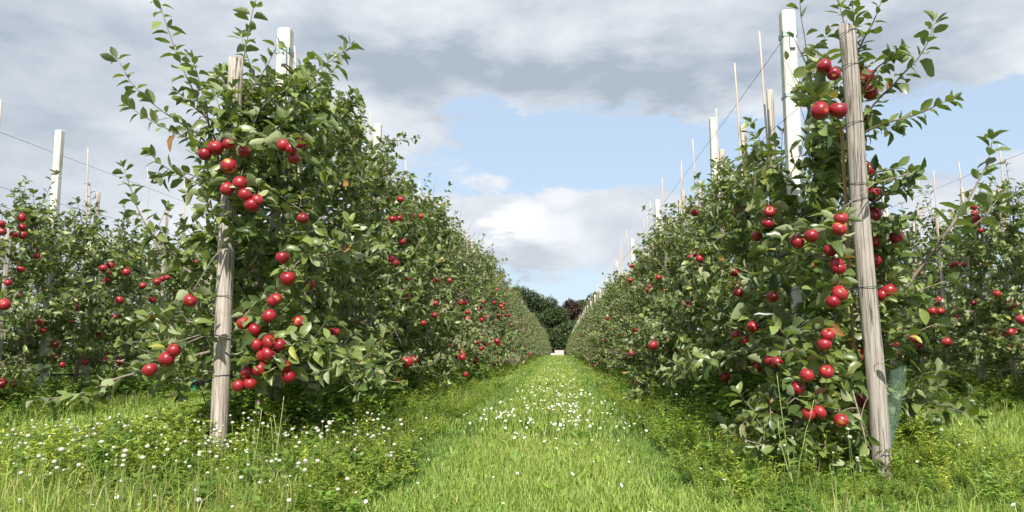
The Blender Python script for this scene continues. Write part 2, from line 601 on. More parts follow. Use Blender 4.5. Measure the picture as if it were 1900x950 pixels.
# ------------------------------------------------------------------ apples
def apple_mesh(seed):
    prof = []
    q1, q2, q3, q4 = np.random.default_rng(seed).normal(0, 1, 4)
    n = 18
    for i in range(n + 1):
        t = math.pi * i / n
        r = math.sin(t) * (1.0 + 0.06 * math.cos(t))
        z = math.cos(t) * 0.97
        k = math.exp(-(r / 0.30) ** 2)
        z -= 0.33 * k if t < math.pi / 2 else -0.20 * k
        prof.append((r, z))
    b = Buf()
    sides = 24
    R0 = 0.042
    V, q = [], []
    for i, (r, z) in enumerate(prof):
        for j in range(sides):
            a = 2 * math.pi * j / sides
            lob = 1 + 0.026 * math.cos(5 * a) * (0.4 - 0.7 * z) + 0.03 * q1 * math.cos(a + q2) + .025 * q3 * z + .012 * q4 * math.cos(2 * a)
            V.append((R0 * r * lob * math.cos(a), R0 * r * lob * math.sin(a), R0 * z * (1 + .05 * q1 * math.cos(a + q3))))
    for i in range(n):
        for j in range(sides):
            a, c = i * sides + j, i * sides + (j + 1) % sides
            q.append((a, a + sides, c + sides, c))
    b.add(np.array(V), [np.array(q)])
    tube_into(b, [(0, 0, R0 * 0.52), (0.001, 0, R0 * 0.85), (0.004, 0.001, R0 * 1.35)], [0.0016, 0.0013, 0.0018], 5, 1)
    for j in range(5):
        a = j * 2 * math.pi / 5
        c, s_ = math.cos(a), math.sin(a)
        b.add([(c * .006, s_ * .006, -R0 * .70), (c * .001 - s_ * .002, s_ * .001 + c * .002, -R0 * .80), (c * .001 + s_ * .002, s_ * .001 - c * .002, -R0 * .80)], [np.array([[0, 1, 2]])], 1)
    return b.mesh('apple', [M['apple'], M['applestem']], tint=False)


APPLES = [apple_mesh(k) for k in range(5)]

# apples read off the photograph: (px, py, radius in px)
PX_APPLES_MAIN_L = [(400, 274, 15), (380, 286, 13), (425, 309, 16), (424, 268, 12), (453, 281, 12), (422, 351, 14), (445, 340, 14), (455, 362, 14), (468, 381, 15), (478, 372, 12),
    (524, 478, 13), (534, 517, 15), (353, 558, 13), (278, 687, 14), (309, 667, 15), (323, 650, 13), (452, 600, 13), (472, 612, 12),
    (500, 586, 13), (500, 635, 14), (497, 657, 15), (519, 640, 12), (555, 598, 13), (483, 685, 14), (457, 692, 12), (535, 699, 13),
    (442, 716, 11), (464, 712, 11), (507, 558, 10), (475, 640, 12), (525, 270, 8), (539, 277, 9), (545, 294, 8), (558, 268, 7),
    (562, 405, 9), (575, 528, 9), (621, 616, 9), (487, 660, 12), (530, 680, 11), (755, 672, 11), (768, 668, 9), (735, 488, 7), (758, 515, 7),
    (748, 535, 7), (756, 552, 7), (743, 370, 6), (740, 405, 6), (728, 407, 6), (765, 402, 6), (780, 402, 5), (747, 448, 6), (725, 480, 6),
    (733, 488, 6), (809, 520, 6), (834, 521, 5), (808, 563, 5), (855, 562, 6), (862, 560, 6), (848, 660, 6), (858, 664, 7), (857, 656, 6), (864, 695, 6),
    (922, 633, 6), (925, 638, 5), (806, 585, 5), (786, 600, 5), (896, 560, 4), (917, 562, 4), (930, 568, 4), (512, 555, 8)]
PX_APPLES_MAIN_R = [(1529, 122, 14), (1522, 205, 17), (1556, 205, 17), (1606, 143, 15), (1615, 172, 14), (1611, 222, 10), (1610, 317, 15), (1622, 361, 15),
    (1547, 137, 12), (1557, 425, 14), (1479, 449, 14), (1428, 393, 10), (1541, 465, 11), (1553, 490, 11), (1556, 498, 13), (1558, 545, 15), (1546, 560, 12),
    (1621, 398, 14), (1621, 448, 12), (1663, 440, 12), (1622, 484, 13), (1650, 541, 15), (1536, 622, 13), (1599, 660, 14), (1433, 551, 8), (1396, 607, 11),
    (1497, 697, 9), (1534, 690, 7), (1442, 673, 11), (1428, 668, 9), (1404, 681, 8), (1345, 700, 9), (1595, 741, 16), (1580, 768, 15), (1560, 780, 12),
    (1520, 765, 11), (1500, 768, 10), (1604, 745, 13), (1288, 394, 6), (1212, 641, 9), (1204, 538, 7), (1362, 505, 8), (1370, 543, 9), (1404, 438, 9),
    (1505, 438, 8), (1425, 415, 8), (1290, 470, 6), (1298, 480, 6), (1282, 478, 6), (1275, 566, 5), (1205, 533, 6), (1172, 494, 4), (1169, 520, 5), (1127, 590, 4),
    (1222, 515, 5), (1530, 640, 8), (1366, 622, 6), (1384, 632, 6), (1655, 548, 11), (1480, 720, 8), (1560, 405, 9), (1637, 548, 9), (1585, 690, 8)]
PX_APPLES_2 = [(41, 404, 9), (41, 421, 8), (26, 436, 8), (43, 436, 9), (2, 415, 8), (4, 430, 8), (8, 565, 12), (3, 712, 10), (25, 712, 8), (192, 498, 8), (205, 493, 7), (203, 508, 5),
    (234, 505, 8), (198, 520, 6), (291, 523, 7), (300, 518, 6), (310, 515, 6), (222, 557, 8), (213, 588, 6), (140, 571, 8), (75, 597, 8), (80, 612, 5), (103, 638, 8), (115, 677, 6),
    (184, 622, 6), (158, 672, 7), (192, 670, 8), (221, 672, 7), (363, 487, 6), (38, 500, 8), (68, 475, 6), (15, 525, 7), (35, 548, 6), (265, 530, 7), (282, 556, 7),
    (1807, 384, 6), (1808, 396, 6), (1812, 405, 7), (1801, 413, 7), (1812, 417, 5), (1819, 428, 5), (1703, 503, 6), (1730, 578, 8), (1745, 577, 7), (1695, 628, 8), (1706, 641, 6),
    (1757, 634, 8), (1755, 639, 6), (1837, 617, 7), (1846, 618, 7), (1858, 625, 6), (1874, 617, 8), (1886, 616, 7), (1896, 593, 10), (1687, 533, 7), (1766, 492, 6), (1774, 489, 5),
    (1788, 491, 5), (1662, 640, 7), (1664, 655, 6), (1850, 545, 8), (1806, 562, 6), (1876, 565, 8), (1742, 557, 7), (1778, 588, 5)]


def px_apple(px, py, r, row):
    d = 58.8 / r
    if row == 'L':
        d = min(d, max(3.5, 1400 * 1.25 / max(1038 - px, 40)))
        d = max(3.45, d)
    elif row == 'R':
        d = min(d, max(3.25, 1400 * 1.06 / max(px - 1038, 40)))
        d = max(3.30, d)
        if px > 1575:
            d = max(3.72, min(58.8 / r, 3.9))
    else:
        sg = -1 if px < 1038 else 1
        rr = 4.86 if px < 1038 else 4.59
        d = min(max(d, at_x(px, py, sg * (rr - .72))[1], 5.3), at_x(px, py, sg * (rr - .30))[1])
    P = at(px, py, d)
    rad = min(max(r * d / 1400, 0.030), 0.046)
    return P, rad, r


APL = [px_apple(*a, 'L') for a in PX_APPLES_MAIN_L]
APR = [px_apple(*a, 'R') for a in PX_APPLES_MAIN_R]
AP2 = [px_apple(*a, '2') for a in PX_APPLES_2]
ALL_AP = APL + APR + AP2
AP_PX = np.array([proj(a[0]) for a in ALL_AP])
AP_R = np.array([a[2] for a in ALL_AP], float)
AP_D = np.array([a[0][1] for a in ALL_AP])

# end posts: top and base as seen (px, py, px, py, Y)
POST_R = (at(1571, 50, 3.58), at(1637, 888, 3.58))
POST_L = (at(437, 106, 3.78), at(402, 872, 3.78))

ROW_L_, ROW_R_ = ROW_L, ROW_R
rng0 = np.random.default_rng(11)


def cull(P, tip, rng):
    """keep-mask: leaves do not grow in front of the apples and posts the photo shows clear"""
    mid = (P + tip) / 2
    keep = np.ones(len(P), bool)
    mx, my = proj(mid)
    dep = mid[:, 1]
    for k in range(len(AP_D)):
        d2 = (mx - AP_PX[k, 0]) ** 2 + (my - AP_PX[k, 1]) ** 2
        rr = AP_R[k] * 0.95 + (4.0 if AP_R[k] > 9 else 9.0) * 3.6 / np.maximum(dep, 2.5)
        hit = (d2 < rr ** 2) & (dep < AP_D[k] + 0.03)
        keep &= ~(hit & (rng.random(len(P)) < 0.56))
    WHITE_R = (at_x(1460, 22, ROW_R_), at_x(1485, 370, ROW_R_))
    WHITE_L = (at_x(530, 55, ROW_L_), at_x(524, 200, ROW_L_))
    for (top, bot), lim, pr in ((WHITE_R, (0, 250), .93), (WHITE_R, (250, 370), .7), (WHITE_L, (40, 130), .8), (POST_R, (0, 950), .97), (POST_L, (440, 560), .85), (POST_L, (560, 900), .93), (POST_L, (60, 135), .7), (POST_L, (135, 440), .0)):
        tx, ty = proj(top)
        bx, by = proj(bot)
        lx = tx + (bx - tx) * (my - ty) / (by - ty)
        hit = (np.abs(mx - lx) < 26) & (my > lim[0]) & (my < lim[1]) & (dep < top[1] + 0.05) & (my > ty - 5)
        keep &= ~(hit & (rng.random(len(P)) < pr))
    return keep


# ------------------------------------------------------------------ apple trees
def leaf_cols(rng, n, dry=0.02):
    a = np.array([0.042, 0.078, 0.020])
    b = np.array([0.180, 0.232, 0.066])
    t = rng.random(n)[:, None]
    c = a * (1 - t) + b * t
    c *= (0.8 + 0.45 * rng.random(n))[:, None]
    y = rng.random(n) < dry
    c[y] = np.array([0.30, 0.30, 0.07]) * (0.7 + 0.5 * rng.random(y.sum()))[:, None]
    y = rng.random(n) < dry * 0.3
    c[y] = np.array([0.30, 0.15, 0.05])
    return c


def norm(v):
    return v / (np.linalg.norm(v, axis=-1, keepdims=True) + 1e-9)


def grow(rng, p0, d0, L, n, up, wob, sc=1.0):
    pts = [np.array(p0, float)]
    d = norm(np.array(d0, float))
    st = L / n
    for i in range(n):
        d = norm(d + np.array([0, 0, up]) + rng.normal(0, wob, 3))
        pts.append(pts[-1] + d * st)
    return np.array(pts)


def sample_poly(pts, s):
    seg = np.linalg.norm(np.diff(pts, axis=0), axis=1)
    cs = np.concatenate([[0], np.cumsum(seg)])
    s = np.clip(s, 0, cs[-1] - 1e-6)
    i = np.clip(np.searchsorted(cs, s, side='right') - 1, 0, len(seg) - 1)
    t = (s - cs[i]) / (seg[i] + 1e-9)
    P = pts[i] * (1 - t)[:, None] + pts[i + 1] * t[:, None]
    D = norm(pts[i + 1] - pts[i])
    return P, D, cs[-1]


class Tree:
    def __init__(s, seed, hero=False):
        s.rng = np.random.default_rng(seed)
        s.hero = hero
        s.br = Buf()
        s.P, s.D, s.N, s.L = [], [], [], []
        s.spots = []

    def shoot_leaves(s, pts, step, ang=55, size=0.08, start=0.0, tipcluster=True):
        rng = s.rng
        tot = np.linalg.norm(np.diff(pts, axis=0), axis=1).sum()
        ss = np.arange(start, tot, step) + rng.normal(0, step * 0.15, len(np.arange(start, tot, step)))
        if tipcluster:
            ss = np.concatenate([ss, tot - np.array([0.0, 0.004, 0.01, 0.018])])
        if not len(ss):
            return
        P, D, _ = sample_poly(pts, ss)
        n = len(P)
        ref = norm(np.cross(D, np.array([0.31, 0.2, 0.93]))) 
        ref2 = np.cross(D, ref)
        ph = np.arange(n) * 2.4 + rng.random() * 6.28 + rng.normal(0, .3, n)
        rad = ref * np.cos(ph)[:, None] + ref2 * np.sin(ph)[:, None]
        a = np.radians(ang + rng.normal(0, 12, n))
        if tipcluster:
            a[-4:] = np.radians([12, 25, 32, 42])
        Ld = D * np.cos(a)[:, None] + rad * np.sin(a)[:, None]
        Ld[:, 2] -= rng.uniform(0.0, 0.42, n)
        N = D * 0.9 - rad * 0.45 + np.array([0, 0, 0.7]) + rng.normal(0, .42, (n, 3))
        L = size * (0.72 + 0.5 * rng.random(n))
        if tipcluster:
            L[-4:] *= np.array([.55, .7, .8, .9])
        s.P.append(P)
        s.D.append(norm(Ld))
        s.N.append(norm(N))
        s.L.append(L)

    def rosette(s, p, size=0.08, k=5):
        rng = s.rng
        az = np.arange(k) * 2.4 + rng.random() * 6.3
        el = rng.uniform(-0.5, 0.7, k)
        D = np.stack([np.cos(az) * np.cos(el), np.sin(az) * np.cos(el), np.sin(el)], -1)
        N = np.array([0, 0, 0.8]) - D * 0.3 + rng.normal(0, .5, (k, 3))
        s.P.append(np.tile(p, (k, 1)) + D * 0.004)
        s.D.append(norm(D))
        s.N.append(norm(N))
        s.L.append(size * (0.7 + 0.55 * rng.random(k)))

    def branch(s, pts, r0=0.008, r1=0.002, sub=True, leaf=0.08, dens=1.0, sides=5, cover_from=0.15, sublen=(0.10, 0.30)):
        rng = s.rng
        n = len(pts)
        tube_into(s.br, pts, np.linspace(r0, r1, n), sides if s.hero else 4)
        tot = np.linalg.norm(np.diff(pts, axis=0), axis=1).sum()
        s.shoot_leaves(pts, 0.035 / dens, size=leaf, start=tot * cover_from)
        if sub:
            m = max(2, int(tot / 0.080 * dens))
            ss = rng.uniform(tot * cover_from, tot * 0.96, m)
            P, D, _ = sample_poly(pts, ss)
            for i in range(m):
                rd = norm(rng.normal(0, 1, 3) + np.array([0, 0, 0.35]))
                d0 = norm(D[i] * 0.7 + rd)
                Ls = rng.uniform(*sublen)
                sp = grow(rng, P[i], d0, Ls, 3, rng.uniform(-0.05, 0.2), 0.12)
                tube_into(s.br, sp, np.linspace(0.0032, 0.0014, 4), 4 if s.hero else 3, cap=False)
                s.shoot_leaves(sp, 0.027 / dens, size=leaf * 0.95, start=0.02)
            for i in range(int(m * 1.4)):
                q, _, _ = sample_poly(pts, np.array([rng.uniform(tot * cover_from * 0.6, tot)]))
                s.rosette(q[0], leaf * 0.95, rng.integers(4, 7))
                if rng.random() < 0.5:
                    s.spots.append(q[0])

    def build(s, H=2.35, nb=30, R_low=0.85, R_top=0.42, front=1.0, leaf=0.078, zmin=0.5, back=1.0, dens=1.0, tops=4, crossrow=1.0, lean=0.0):
        rng = s.rng
        n = 9
        z = np.linspace(-0.05, H, n)
        wx = np.cumsum(rng.normal(0, .012, n))
        wy = np.cumsum(rng.normal(0, .012, n))
        lead = np.stack([wx - wx[0] + lean * z / H, wy - wy[0], z], -1)
        tube_into(s.br, lead, np.linspace(0.026, 0.006, n), 8 if s.hero else 6)
        zs = zmin + (H - zmin) * (np.arange(nb) + rng.random(nb)) / nb
        az = np.arange(nb) * 2.39996 + rng.normal(0, .35, nb)
        for zz, a in zip(zs, az):
            t = (zz - zmin) / (H - zmin)
            L = (R_low * (1 - t) + R_top * t) * rng.uniform(0.72, 1.15)
            dx, dy = math.cos(a) * crossrow, math.sin(a)
            if dy < 0:
                L *= 1 + (front - 1) * abs(dy)
            else:
                L *= 1 + (back - 1) * dy
            el = math.radians(8 + 42 * t + rng.normal(0, 10))
            d0 = np.array([dx * math.cos(el), dy * math.cos(el), math.sin(el)])
            k = np.array([np.interp(zz, z, lead[:, 0]), np.interp(zz, z, lead[:, 1]), zz])
            pts = grow(rng, k, d0, L, 6, (-0.06 if t < .5 else 0.05) + rng.normal(0, .03), 0.10)
            s.branch(pts, 0.009 - 0.004 * t, 0.002, True, leaf, dens)
        for i in range(tops):
            k = lead[-1 - (i % 2)] + rng.normal(0, .015, 3)
            d0 = norm(np.array([rng.normal(0, .35), rng.normal(0, .35), 1]))
            pts = grow(rng, k, d0, rng.uniform(.22, .6), 5, .06, .06)
            tube_into(s.br, pts, np.linspace(.005, .0016, 6), 5)
            s.shoot_leaves(pts, 0.036, ang=48, size=leaf)

    def px_shoot(s, origin, plist, r0=0.006, sub=False, leaf=0.084, step=0.030, dens=1.0, sublen=(.06, .16)):
        """a shoot whose course was read off the photograph: [(px, py, Y), ...] from base to tip"""
        pts = np.array([at(*p) for p in plist]) - origin
        # smooth
        t = np.linspace(0, len(pts) - 1, len(pts) * 3)
        pts = np.stack([np.interp(t, np.arange(len(pts)), pts[:, k]) for k in range(3)], -1)
        pts[1:-1] = (pts[:-2] + pts[1:-1] * 2 + pts[2:]) / 4
        if sub:
            s.branch(pts, r0, 0.0018, True, leaf, dens, sublen=sublen, cover_from=0.1)
        else:
            tube_into(s.br, pts, np.linspace(r0, .0016, len(pts)), 6)
            s.shoot_leaves(pts, step * .68, ang=50, size=leaf, start=0.04)

    def finish(s, origin=None, docull=False, rz=0.0, dry=0.02, tmpl=None):
        rng = s.rng
        P = np.concatenate(s.P)
        D = np.concatenate(s.D)
        N = np.concatenate(s.N)
        L = np.concatenate(s.L)
        if docull:
            keep = cull(P + origin, P + D * L[:, None] + origin, rng)
            P, D, N, L = P[keep], D[keep], N[keep], L[keep]
        keep = P[:, 2] > 0.07
        P, D, N, L = P[keep], D[keep], N[keep], L[keep]
        n = len(P)
        lb = Buf()
        leaves_into(lb, P, D, N, L, L * rng.uniform(.37, .54, n), rng.uniform(.15, .85, n), rng.uniform(-0.08, .60, n),
                    leaf_cols(rng, n, dry), tmpl or (T_HERO if s.hero else T_MID), twist=rng.normal(0, .4, n))
        return lb.mesh('crown', [M['leaf']]), s.br.mesh('trunk', [M['bark']], tint=False), n


def add_apple(tree, P, rad, rng, name='apple'):
    o = link(name, APPLES[int(rng.integers(5))], tree, tuple(P))
    s = rad / 0.042
    o.scale = (s, s, s * rng.uniform(.92, 1.04))
    o.rotation_euler = (rng.normal(0, .5), rng.normal(0, .5), rng.uniform(0, 6.28))
    return o


# variants used for the copies further down the rows
VARIANTS = []
for k in range(7):
    tr = Tree(100 + k)
    tr.build(H=tr.rng.uniform(2.05, 2.3), nb=30, R_low=0.82, R_top=0.34, leaf=0.071, zmin=0.36, tops=4, dens=1.02)
    cm, tm, n = tr.finish(dry=0.035)
    sp = [p for p in tr.spots if p[0] ** 2 + p[1] ** 2 > 0.16]
    tr.rng.shuffle(sp)
    VARIANTS.append((cm, tm, sp))

ORD = ['first', 'second', 'third', 'fourth', 'fifth', 'sixth', 'seventh', 'eighth', 'ninth', 'tenth']
TREES = {r: [] for r in ROWS}
ROWNAME = {ROW_L: 'in the row left of the mown lane', ROW_R: 'in the row right of the mown lane',
           ROW_L2: 'in the second row to the left', ROW_R2: 'in the second row to the right',
           ROW_L3: 'in the third row to the left', ROW_R3: 'in the third row to the right'}


def tree_root(row, y, i, hero):
    root = link('apple_tree', None, None, (row, y, float(gz(y))))
    if i == 0 and row == ROW_L:
        lab = 'apple tree tied behind the left end post, long leafy shoots reaching up against clouds'
    elif i == 0 and row == ROW_R:
        lab = 'apple tree behind the right end post, red apples hanging beside its grey wood'
    elif i < 10 and row in (ROW_L, ROW_R):
        lab = '%s red-fruited apple tree from the front %s' % (ORD[i], ROWNAME[row])
    elif i < 10 and row in (ROW_L2, ROW_R2):
        lab = '%s leafy apple tree from the front %s' % (ORD[i], ROWNAME[row])
    elif row in (ROW_L, ROW_R):
        lab = 'leafy apple tree past the tenth %s' % ROWNAME[row]
    else:
        lab = 'leafy apple tree standing %s, half hidden by nearer trees' % ROWNAME[row]
    tag(root, lab, 'apple tree', 'apple trees trained in straight rows')
    TREES[row].append((y, root))
    return root


def hero_tree(row, y, i, seed, shoots=(), **kw):
    root = tree_root(row, y, i, True)
    tr = Tree(seed, hero=True)
    origin = np.array([row, y, 0.0])
    tr.build(**kw)
    for sh in shoots:
        tr.px_shoot(origin, **sh)
    # a fruiting spur from the nearest wood to each apple, with leaves round its stalk
    BP = np.concatenate(tr.br.v)
    for P, rad in ASSIGN.get((row, i), []):
        q = P - origin
        top = q + np.array([0, .01, rad * 1.15])
        dd = np.linalg.norm((BP - top) * [1, 1, 1], axis=1) + np.where(BP[:, 2] < top[2] - .02, .3, 0) + np.where(BP[:, 1] < top[1] - .05, .2, 0)
        a = BP[int(np.argmin(dd))]
        mid = (a + top) / 2 + np.array([0, .02, .35 * min(.12, np.linalg.norm(a - top))])
        tube_into(tr.br, [a, mid, top], [.004, .003, .002], 5)
        tr.rosette(top + np.array([0, .005, .004]), kw.get('leaf', .08) * .9, int(tr.rng.integers(3, 6)))
        tr.rosette(mid, kw.get('leaf', .08) * .9, 4)
        for e in (tr.rng.normal(0, .05, 3), tr.rng.normal(0, .05, 3)):
            tr.rosette(q + np.array([e[0], .07 + abs(e[1]), e[2]]), kw.get('leaf', .08), 4)
    cm, tm, n = tr.finish(origin, True, dry=0.022)
    link('trunk', tm, root)
    link('crown', cm, root)
    return root, tr


def var_tree(row, y, i, rng, napp):
    root = tree_root(row, y, i, False)
    cm, tm, sp = VARIANTS[rng.integers(len(VARIANTS))]
    a = rng.uniform(0, 6.28)
    sc = rng.uniform(.93, 1.07) * (.86 if row == ROW_R else 1.0)
    link('trunk', tm, root).scale = (1, 1, sc)
    c = link('crown', cm, root)
    c.rotation_euler = (0, 0, a)
    c.scale = (1, 1, sc)
    root.children[0].rotation_euler = (0, 0, a)
    k0 = rng.integers(0, max(1, len(sp) // 2))
    used = []
    for q in sp[k0:]:
        if len(used) >= napp:
            break
        x = q[0] * math.cos(a) - q[1] * math.sin(a)
        y_ = q[0] * math.sin(a) + q[1] * math.cos(a)
        if y_ > 0.45 or (row < 0 and x < -0.15) or (row > 0 and x > 0.15):
            continue
        for j in range(rng.integers(1, 4)):
            off = rng.normal(0, .03, 2)
            P = (x * 1.06 + off[0], y_ * 1.06 + off[1], q[2] * sc - 0.05 - 0.045 * j)
            if all((P[0] - u[0]) ** 2 + (P[1] - u[1]) ** 2 + (P[2] - u[2]) ** 2 > .07 ** 2 for u in used):
                add_apple(root, P, rng.uniform(.032, .040), rng)
                used.append(P)
    return root


def S_(pl, **kw):
    kw['plist'] = pl
    return kw


LEFT_SHOOTS = [
    S_([(470, 430, 4.1), (455, 350, 3.66), (435, 270, 3.62), (425, 200, 3.6), (432, 160, 3.6)], sub=True, r0=.006, dens=.9, sublen=(.05, .14)),
    S_([(470, 330, 4.1), (450, 260, 3.68), (415, 220, 3.62), (400, 180, 3.6)], sub=True, r0=.006, dens=.7, sublen=(.05, .14)),
    S_([(480, 480, 4.1), (450, 430, 3.66), (410, 400, 3.62), (380, 395, 3.6)], sub=True, r0=.006, dens=.9, sublen=(.05, .12)),
    S_([(430, 330, 4.1), (374, 253, 3.95), (353, 240, 3.9), (294, 202, 3.8), (243, 156, 3.72), (218, 108, 3.7)], step=.034),
    S_([(430, 335, 4.1), (374, 262, 3.9), (348, 257, 3.85), (285, 227, 3.75), (237, 197, 3.7)], step=.036),
    S_([(420, 310, 4.1), (386, 227, 3.95), (365, 181, 3.9), (344, 139, 3.86), (319, 76, 3.82), (298, 13, 3.8), (293, -8, 3.8)], step=.036),
    S_([(400, 300, 4.1), (386, 219, 3.85), (374, 164, 3.8), (357, 107, 3.76)], step=.032),
    S_([(440, 290, 4.15), (446, 220, 4.0), (449, 160, 3.95), (449, 122, 3.93), (458, 80, 3.9), (470, 10, 3.9), (488, -30, 3.9)], step=.036),
    S_([(420, 300, 4.1), (424, 240, 3.9), (453, 190, 3.85), (475, 156, 3.8), (500, 114, 3.78), (517, 78, 3.75)], step=.03),
    S_([(440, 320, 4.2), (470, 230, 4.0), (491, 190, 3.95), (550, 156, 3.9), (601, 122, 3.85), (639, 94, 3.82)], step=.03),
    S_([(460, 300, 4.2), (520, 220, 4.1), (576, 169, 4.05), (626, 124, 4.0), (650, 84, 4.0)], step=.034),
    S_([(440, 400, 4.1), (378, 345, 3.85), (340, 328, 3.8), (302, 308, 3.75), (277, 284, 3.72)], step=.03),
    S_([(440, 420, 4.2), (400, 350, 4.0), (370, 330, 3.9), (330, 315, 3.85), (300, 330, 3.8)], step=.03),
    S_([(440, 560, 4.2), (360, 510, 4.1), (300, 470, 4.1), (268, 414, 4.1), (253, 382, 4.1), (243, 350, 4.1), (227, 308, 4.1)], step=.03, r0=.009),
    S_([(440, 640, 4.1), (330, 668, 3.8), (260, 690, 3.7), (215, 702, 3.65), (150, 733, 3.6), (64, 742, 3.6)], sub=True, r0=.010, dens=.55, sublen=(.06, .2)),
    S_([(440, 620, 4.1), (370, 600, 3.9), (300, 590, 3.8), (240, 600, 3.7)], sub=True, r0=.009, dens=.9),
    S_([(440, 520, 4.1), (370, 500, 3.9), (320, 470, 3.8), (280, 430, 3.7)], sub=True, r0=.009, dens=.9),
    S_([(450, 680, 4.2), (420, 690, 4.0), (350, 700, 3.9), (290, 720, 3.8)], sub=True, r0=.008, dens=.7),
    S_([(460, 260, 4.2), (400, 230, 4.1), (360, 200, 4.0), (330, 170, 4.0)], sub=True, r0=.006, dens=.5, sublen=(.05, .16)),
    S_([(470, 250, 4.2), (440, 190, 4.1), (420, 160, 4.1), (400, 135, 4.1)], sub=True, r0=.006, dens=.8, sublen=(.05, .16)),
    S_([(460, 400, 4.2), (480, 300, 4.0), (520, 240, 3.9), (560, 190, 3.9)], sub=True, r0=.007, dens=1.0, sublen=(.06, .2)),
    S_([(480, 620, 4.1), (520, 620, 3.8), (580, 640, 3.6), (640, 665, 3.5), (700, 690, 3.5)], sub=True, r0=.009, dens=.9),
    S_([(470, 560, 4.1), (480, 590, 3.8), (470, 640, 3.6), (500, 690, 3.5)], sub=True, r0=.009, dens=.9, sublen=(.06, .16)),
    S_([(490, 500, 4.1), (560, 480, 3.8), (620, 470, 3.6), (680, 440, 3.6)], sub=True, r0=.008, dens=.9),
]
RIGHT_SHOOTS = [
    S_([(1570, 690, 3.85), (1560, 760, 3.5), (1540, 810, 3.42), (1520, 850, 3.38)], sub=True, dens=1.0, sublen=(.06, .16)),
    S_([(1560, 680, 3.85), (1500, 770, 3.5), (1450, 815, 3.42), (1400, 830, 3.40)], sub=True, dens=1.0, sublen=(.06, .18)),
    S_([(1580, 690, 3.85), (1600, 790, 3.6), (1600, 830, 3.5), (1590, 860, 3.45)], sub=True, dens=.8, sublen=(.05, .12)),
    S_([(1580, 250, 3.95), (1628, 184, 3.80), (1654, 162, 3.75), (1676, 136, 3.70), (1706, 107, 3.65), (1728, 66, 3.60), (1733, 38, 3.60)], step=.024),
    S_([(1580, 260, 3.95), (1628, 232, 3.80), (1687, 217, 3.70), (1717, 206, 3.65), (1739, 195, 3.60), (1768, 182, 3.60)], step=.028),
    S_([(1575, 150, 3.95), (1599, 77, 3.85), (1621, 41, 3.80), (1636, 0, 3.80), (1640, -20, 3.80)], step=.032),
    S_([(1575, 180, 3.95), (1590, 110, 3.92), (1583, 30, 3.90), (1580, -15, 3.90)], step=.02, r0=.008),
    S_([(1590, 300, 3.95), (1560, 232, 3.80), (1510, 180, 3.70), (1488, 155, 3.68)], step=.022),
    S_([(1560, 232, 3.80), (1530, 170, 3.70), (1499, 125, 3.65), (1485, 96, 3.62), (1474, 72, 3.60)], step=.040),
    S_([(1575, 100, 3.95), (1568, 50, 3.85), (1558, 12, 3.80)], step=.04),
    S_([(1590, 350, 3.95), (1620, 320, 3.80), (1650, 315, 3.70), (1676, 310, 3.65), (1690, 322, 3.60)], step=.026),
    S_([(1590, 400, 3.95), (1640, 360, 3.80), (1680, 350, 3.70)], sub=True, dens=.8, sublen=(.04, .12)),
    S_([(1590, 200, 3.95), (1620, 130, 3.80), (1650, 110, 3.75), (1670, 90, 3.70)], sub=True, dens=.7, sublen=(.04, .12)),
    S_([(1590, 440, 3.95), (1640, 410, 3.80), (1690, 400, 3.70)], sub=True, dens=.9, sublen=(.04, .12)),
    S_([(1590, 640, 4.00), (1640, 600, 3.90), (1690, 520, 3.80), (1726, 472, 3.75), (1764, 421, 3.70), (1789, 383, 3.70), (1802, 361, 3.70), (1821, 326, 3.70), (1834, 301, 3.70), (1842, 256, 3.70)], step=.032, r0=.012),
    S_([(1726, 472, 3.80), (1786, 434, 3.75), (1830, 400, 3.70), (1850, 370, 3.70)], step=.045, r0=.006),
    S_([(1590, 600, 4.00), (1650, 570, 3.80), (1700, 540, 3.70), (1760, 520, 3.65)], sub=True, dens=.8, r0=.009),
    S_([(1590, 680, 4.00), (1640, 640, 3.80), (1690, 620, 3.70), (1740, 600, 3.65)], sub=True, dens=.7, r0=.009),
    S_([(1580, 300, 3.95), (1540, 270, 3.80), (1510, 240, 3.70), (1495, 225, 3.65)], sub=True, dens=.6, sublen=(.05, .14)),
    S_([(1570, 500, 3.90), (1540, 640, 3.55), (1470, 640, 3.40), (1440, 600, 3.35)], sub=True, dens=.7, sublen=(.06, .16)),
    S_([(1570, 620, 3.90), (1530, 700, 3.50), (1500, 760, 3.40), (1470, 820, 3.35)], sub=True, dens=.9, sublen=(.06, .18)),
    S_([(1570, 660, 3.90), (1580, 720, 3.50), (1600, 790, 3.40), (1610, 840, 3.35)], sub=True, dens=.8, sublen=(.06, .14)),
    S_([(1560, 560, 3.90), (1480, 680, 3.60), (1420, 760, 3.50), (1370, 790, 3.50)], sub=True, dens=.9, sublen=(.06, .18)),
    S_([(1570, 460, 3.95), (1500, 480, 3.70), (1440, 500, 3.60), (1390, 520, 3.60)], sub=True, dens=.8),
]

rng = np.random.default_rng(5)
yl, yr = [4.25], [3.98]
while yl[-1] < 91:
    yl.append(yl[-1] + 0.86 + rng.normal(0, .03))
while yr[-1] < 91:
    yr.append(yr[-1] + 0.86 + rng.normal(0, .03))
y2 = {r: list(y0 + .86 * np.arange(18) + rng.normal(0, .03, 18)) for r, y0 in ((ROW_L2, 5.7), (ROW_R2, 6.0))}
PLAN = {ROW_L: yl, ROW_R: yr, **y2}
ASSIGN = {}
for lst, rows in ((APL, (ROW_L,)), (APR, (ROW_R,)), (AP2, (ROW_L2, ROW_R2))):
    for P, rad, r in lst:
        row = min(rows, key=lambda q: abs(q - P[0]))
        k = int(np.argmin(np.abs(np.array(PLAN[row]) - P[1])))
        ASSIGN.setdefault((row, k), []).append((P, rad))

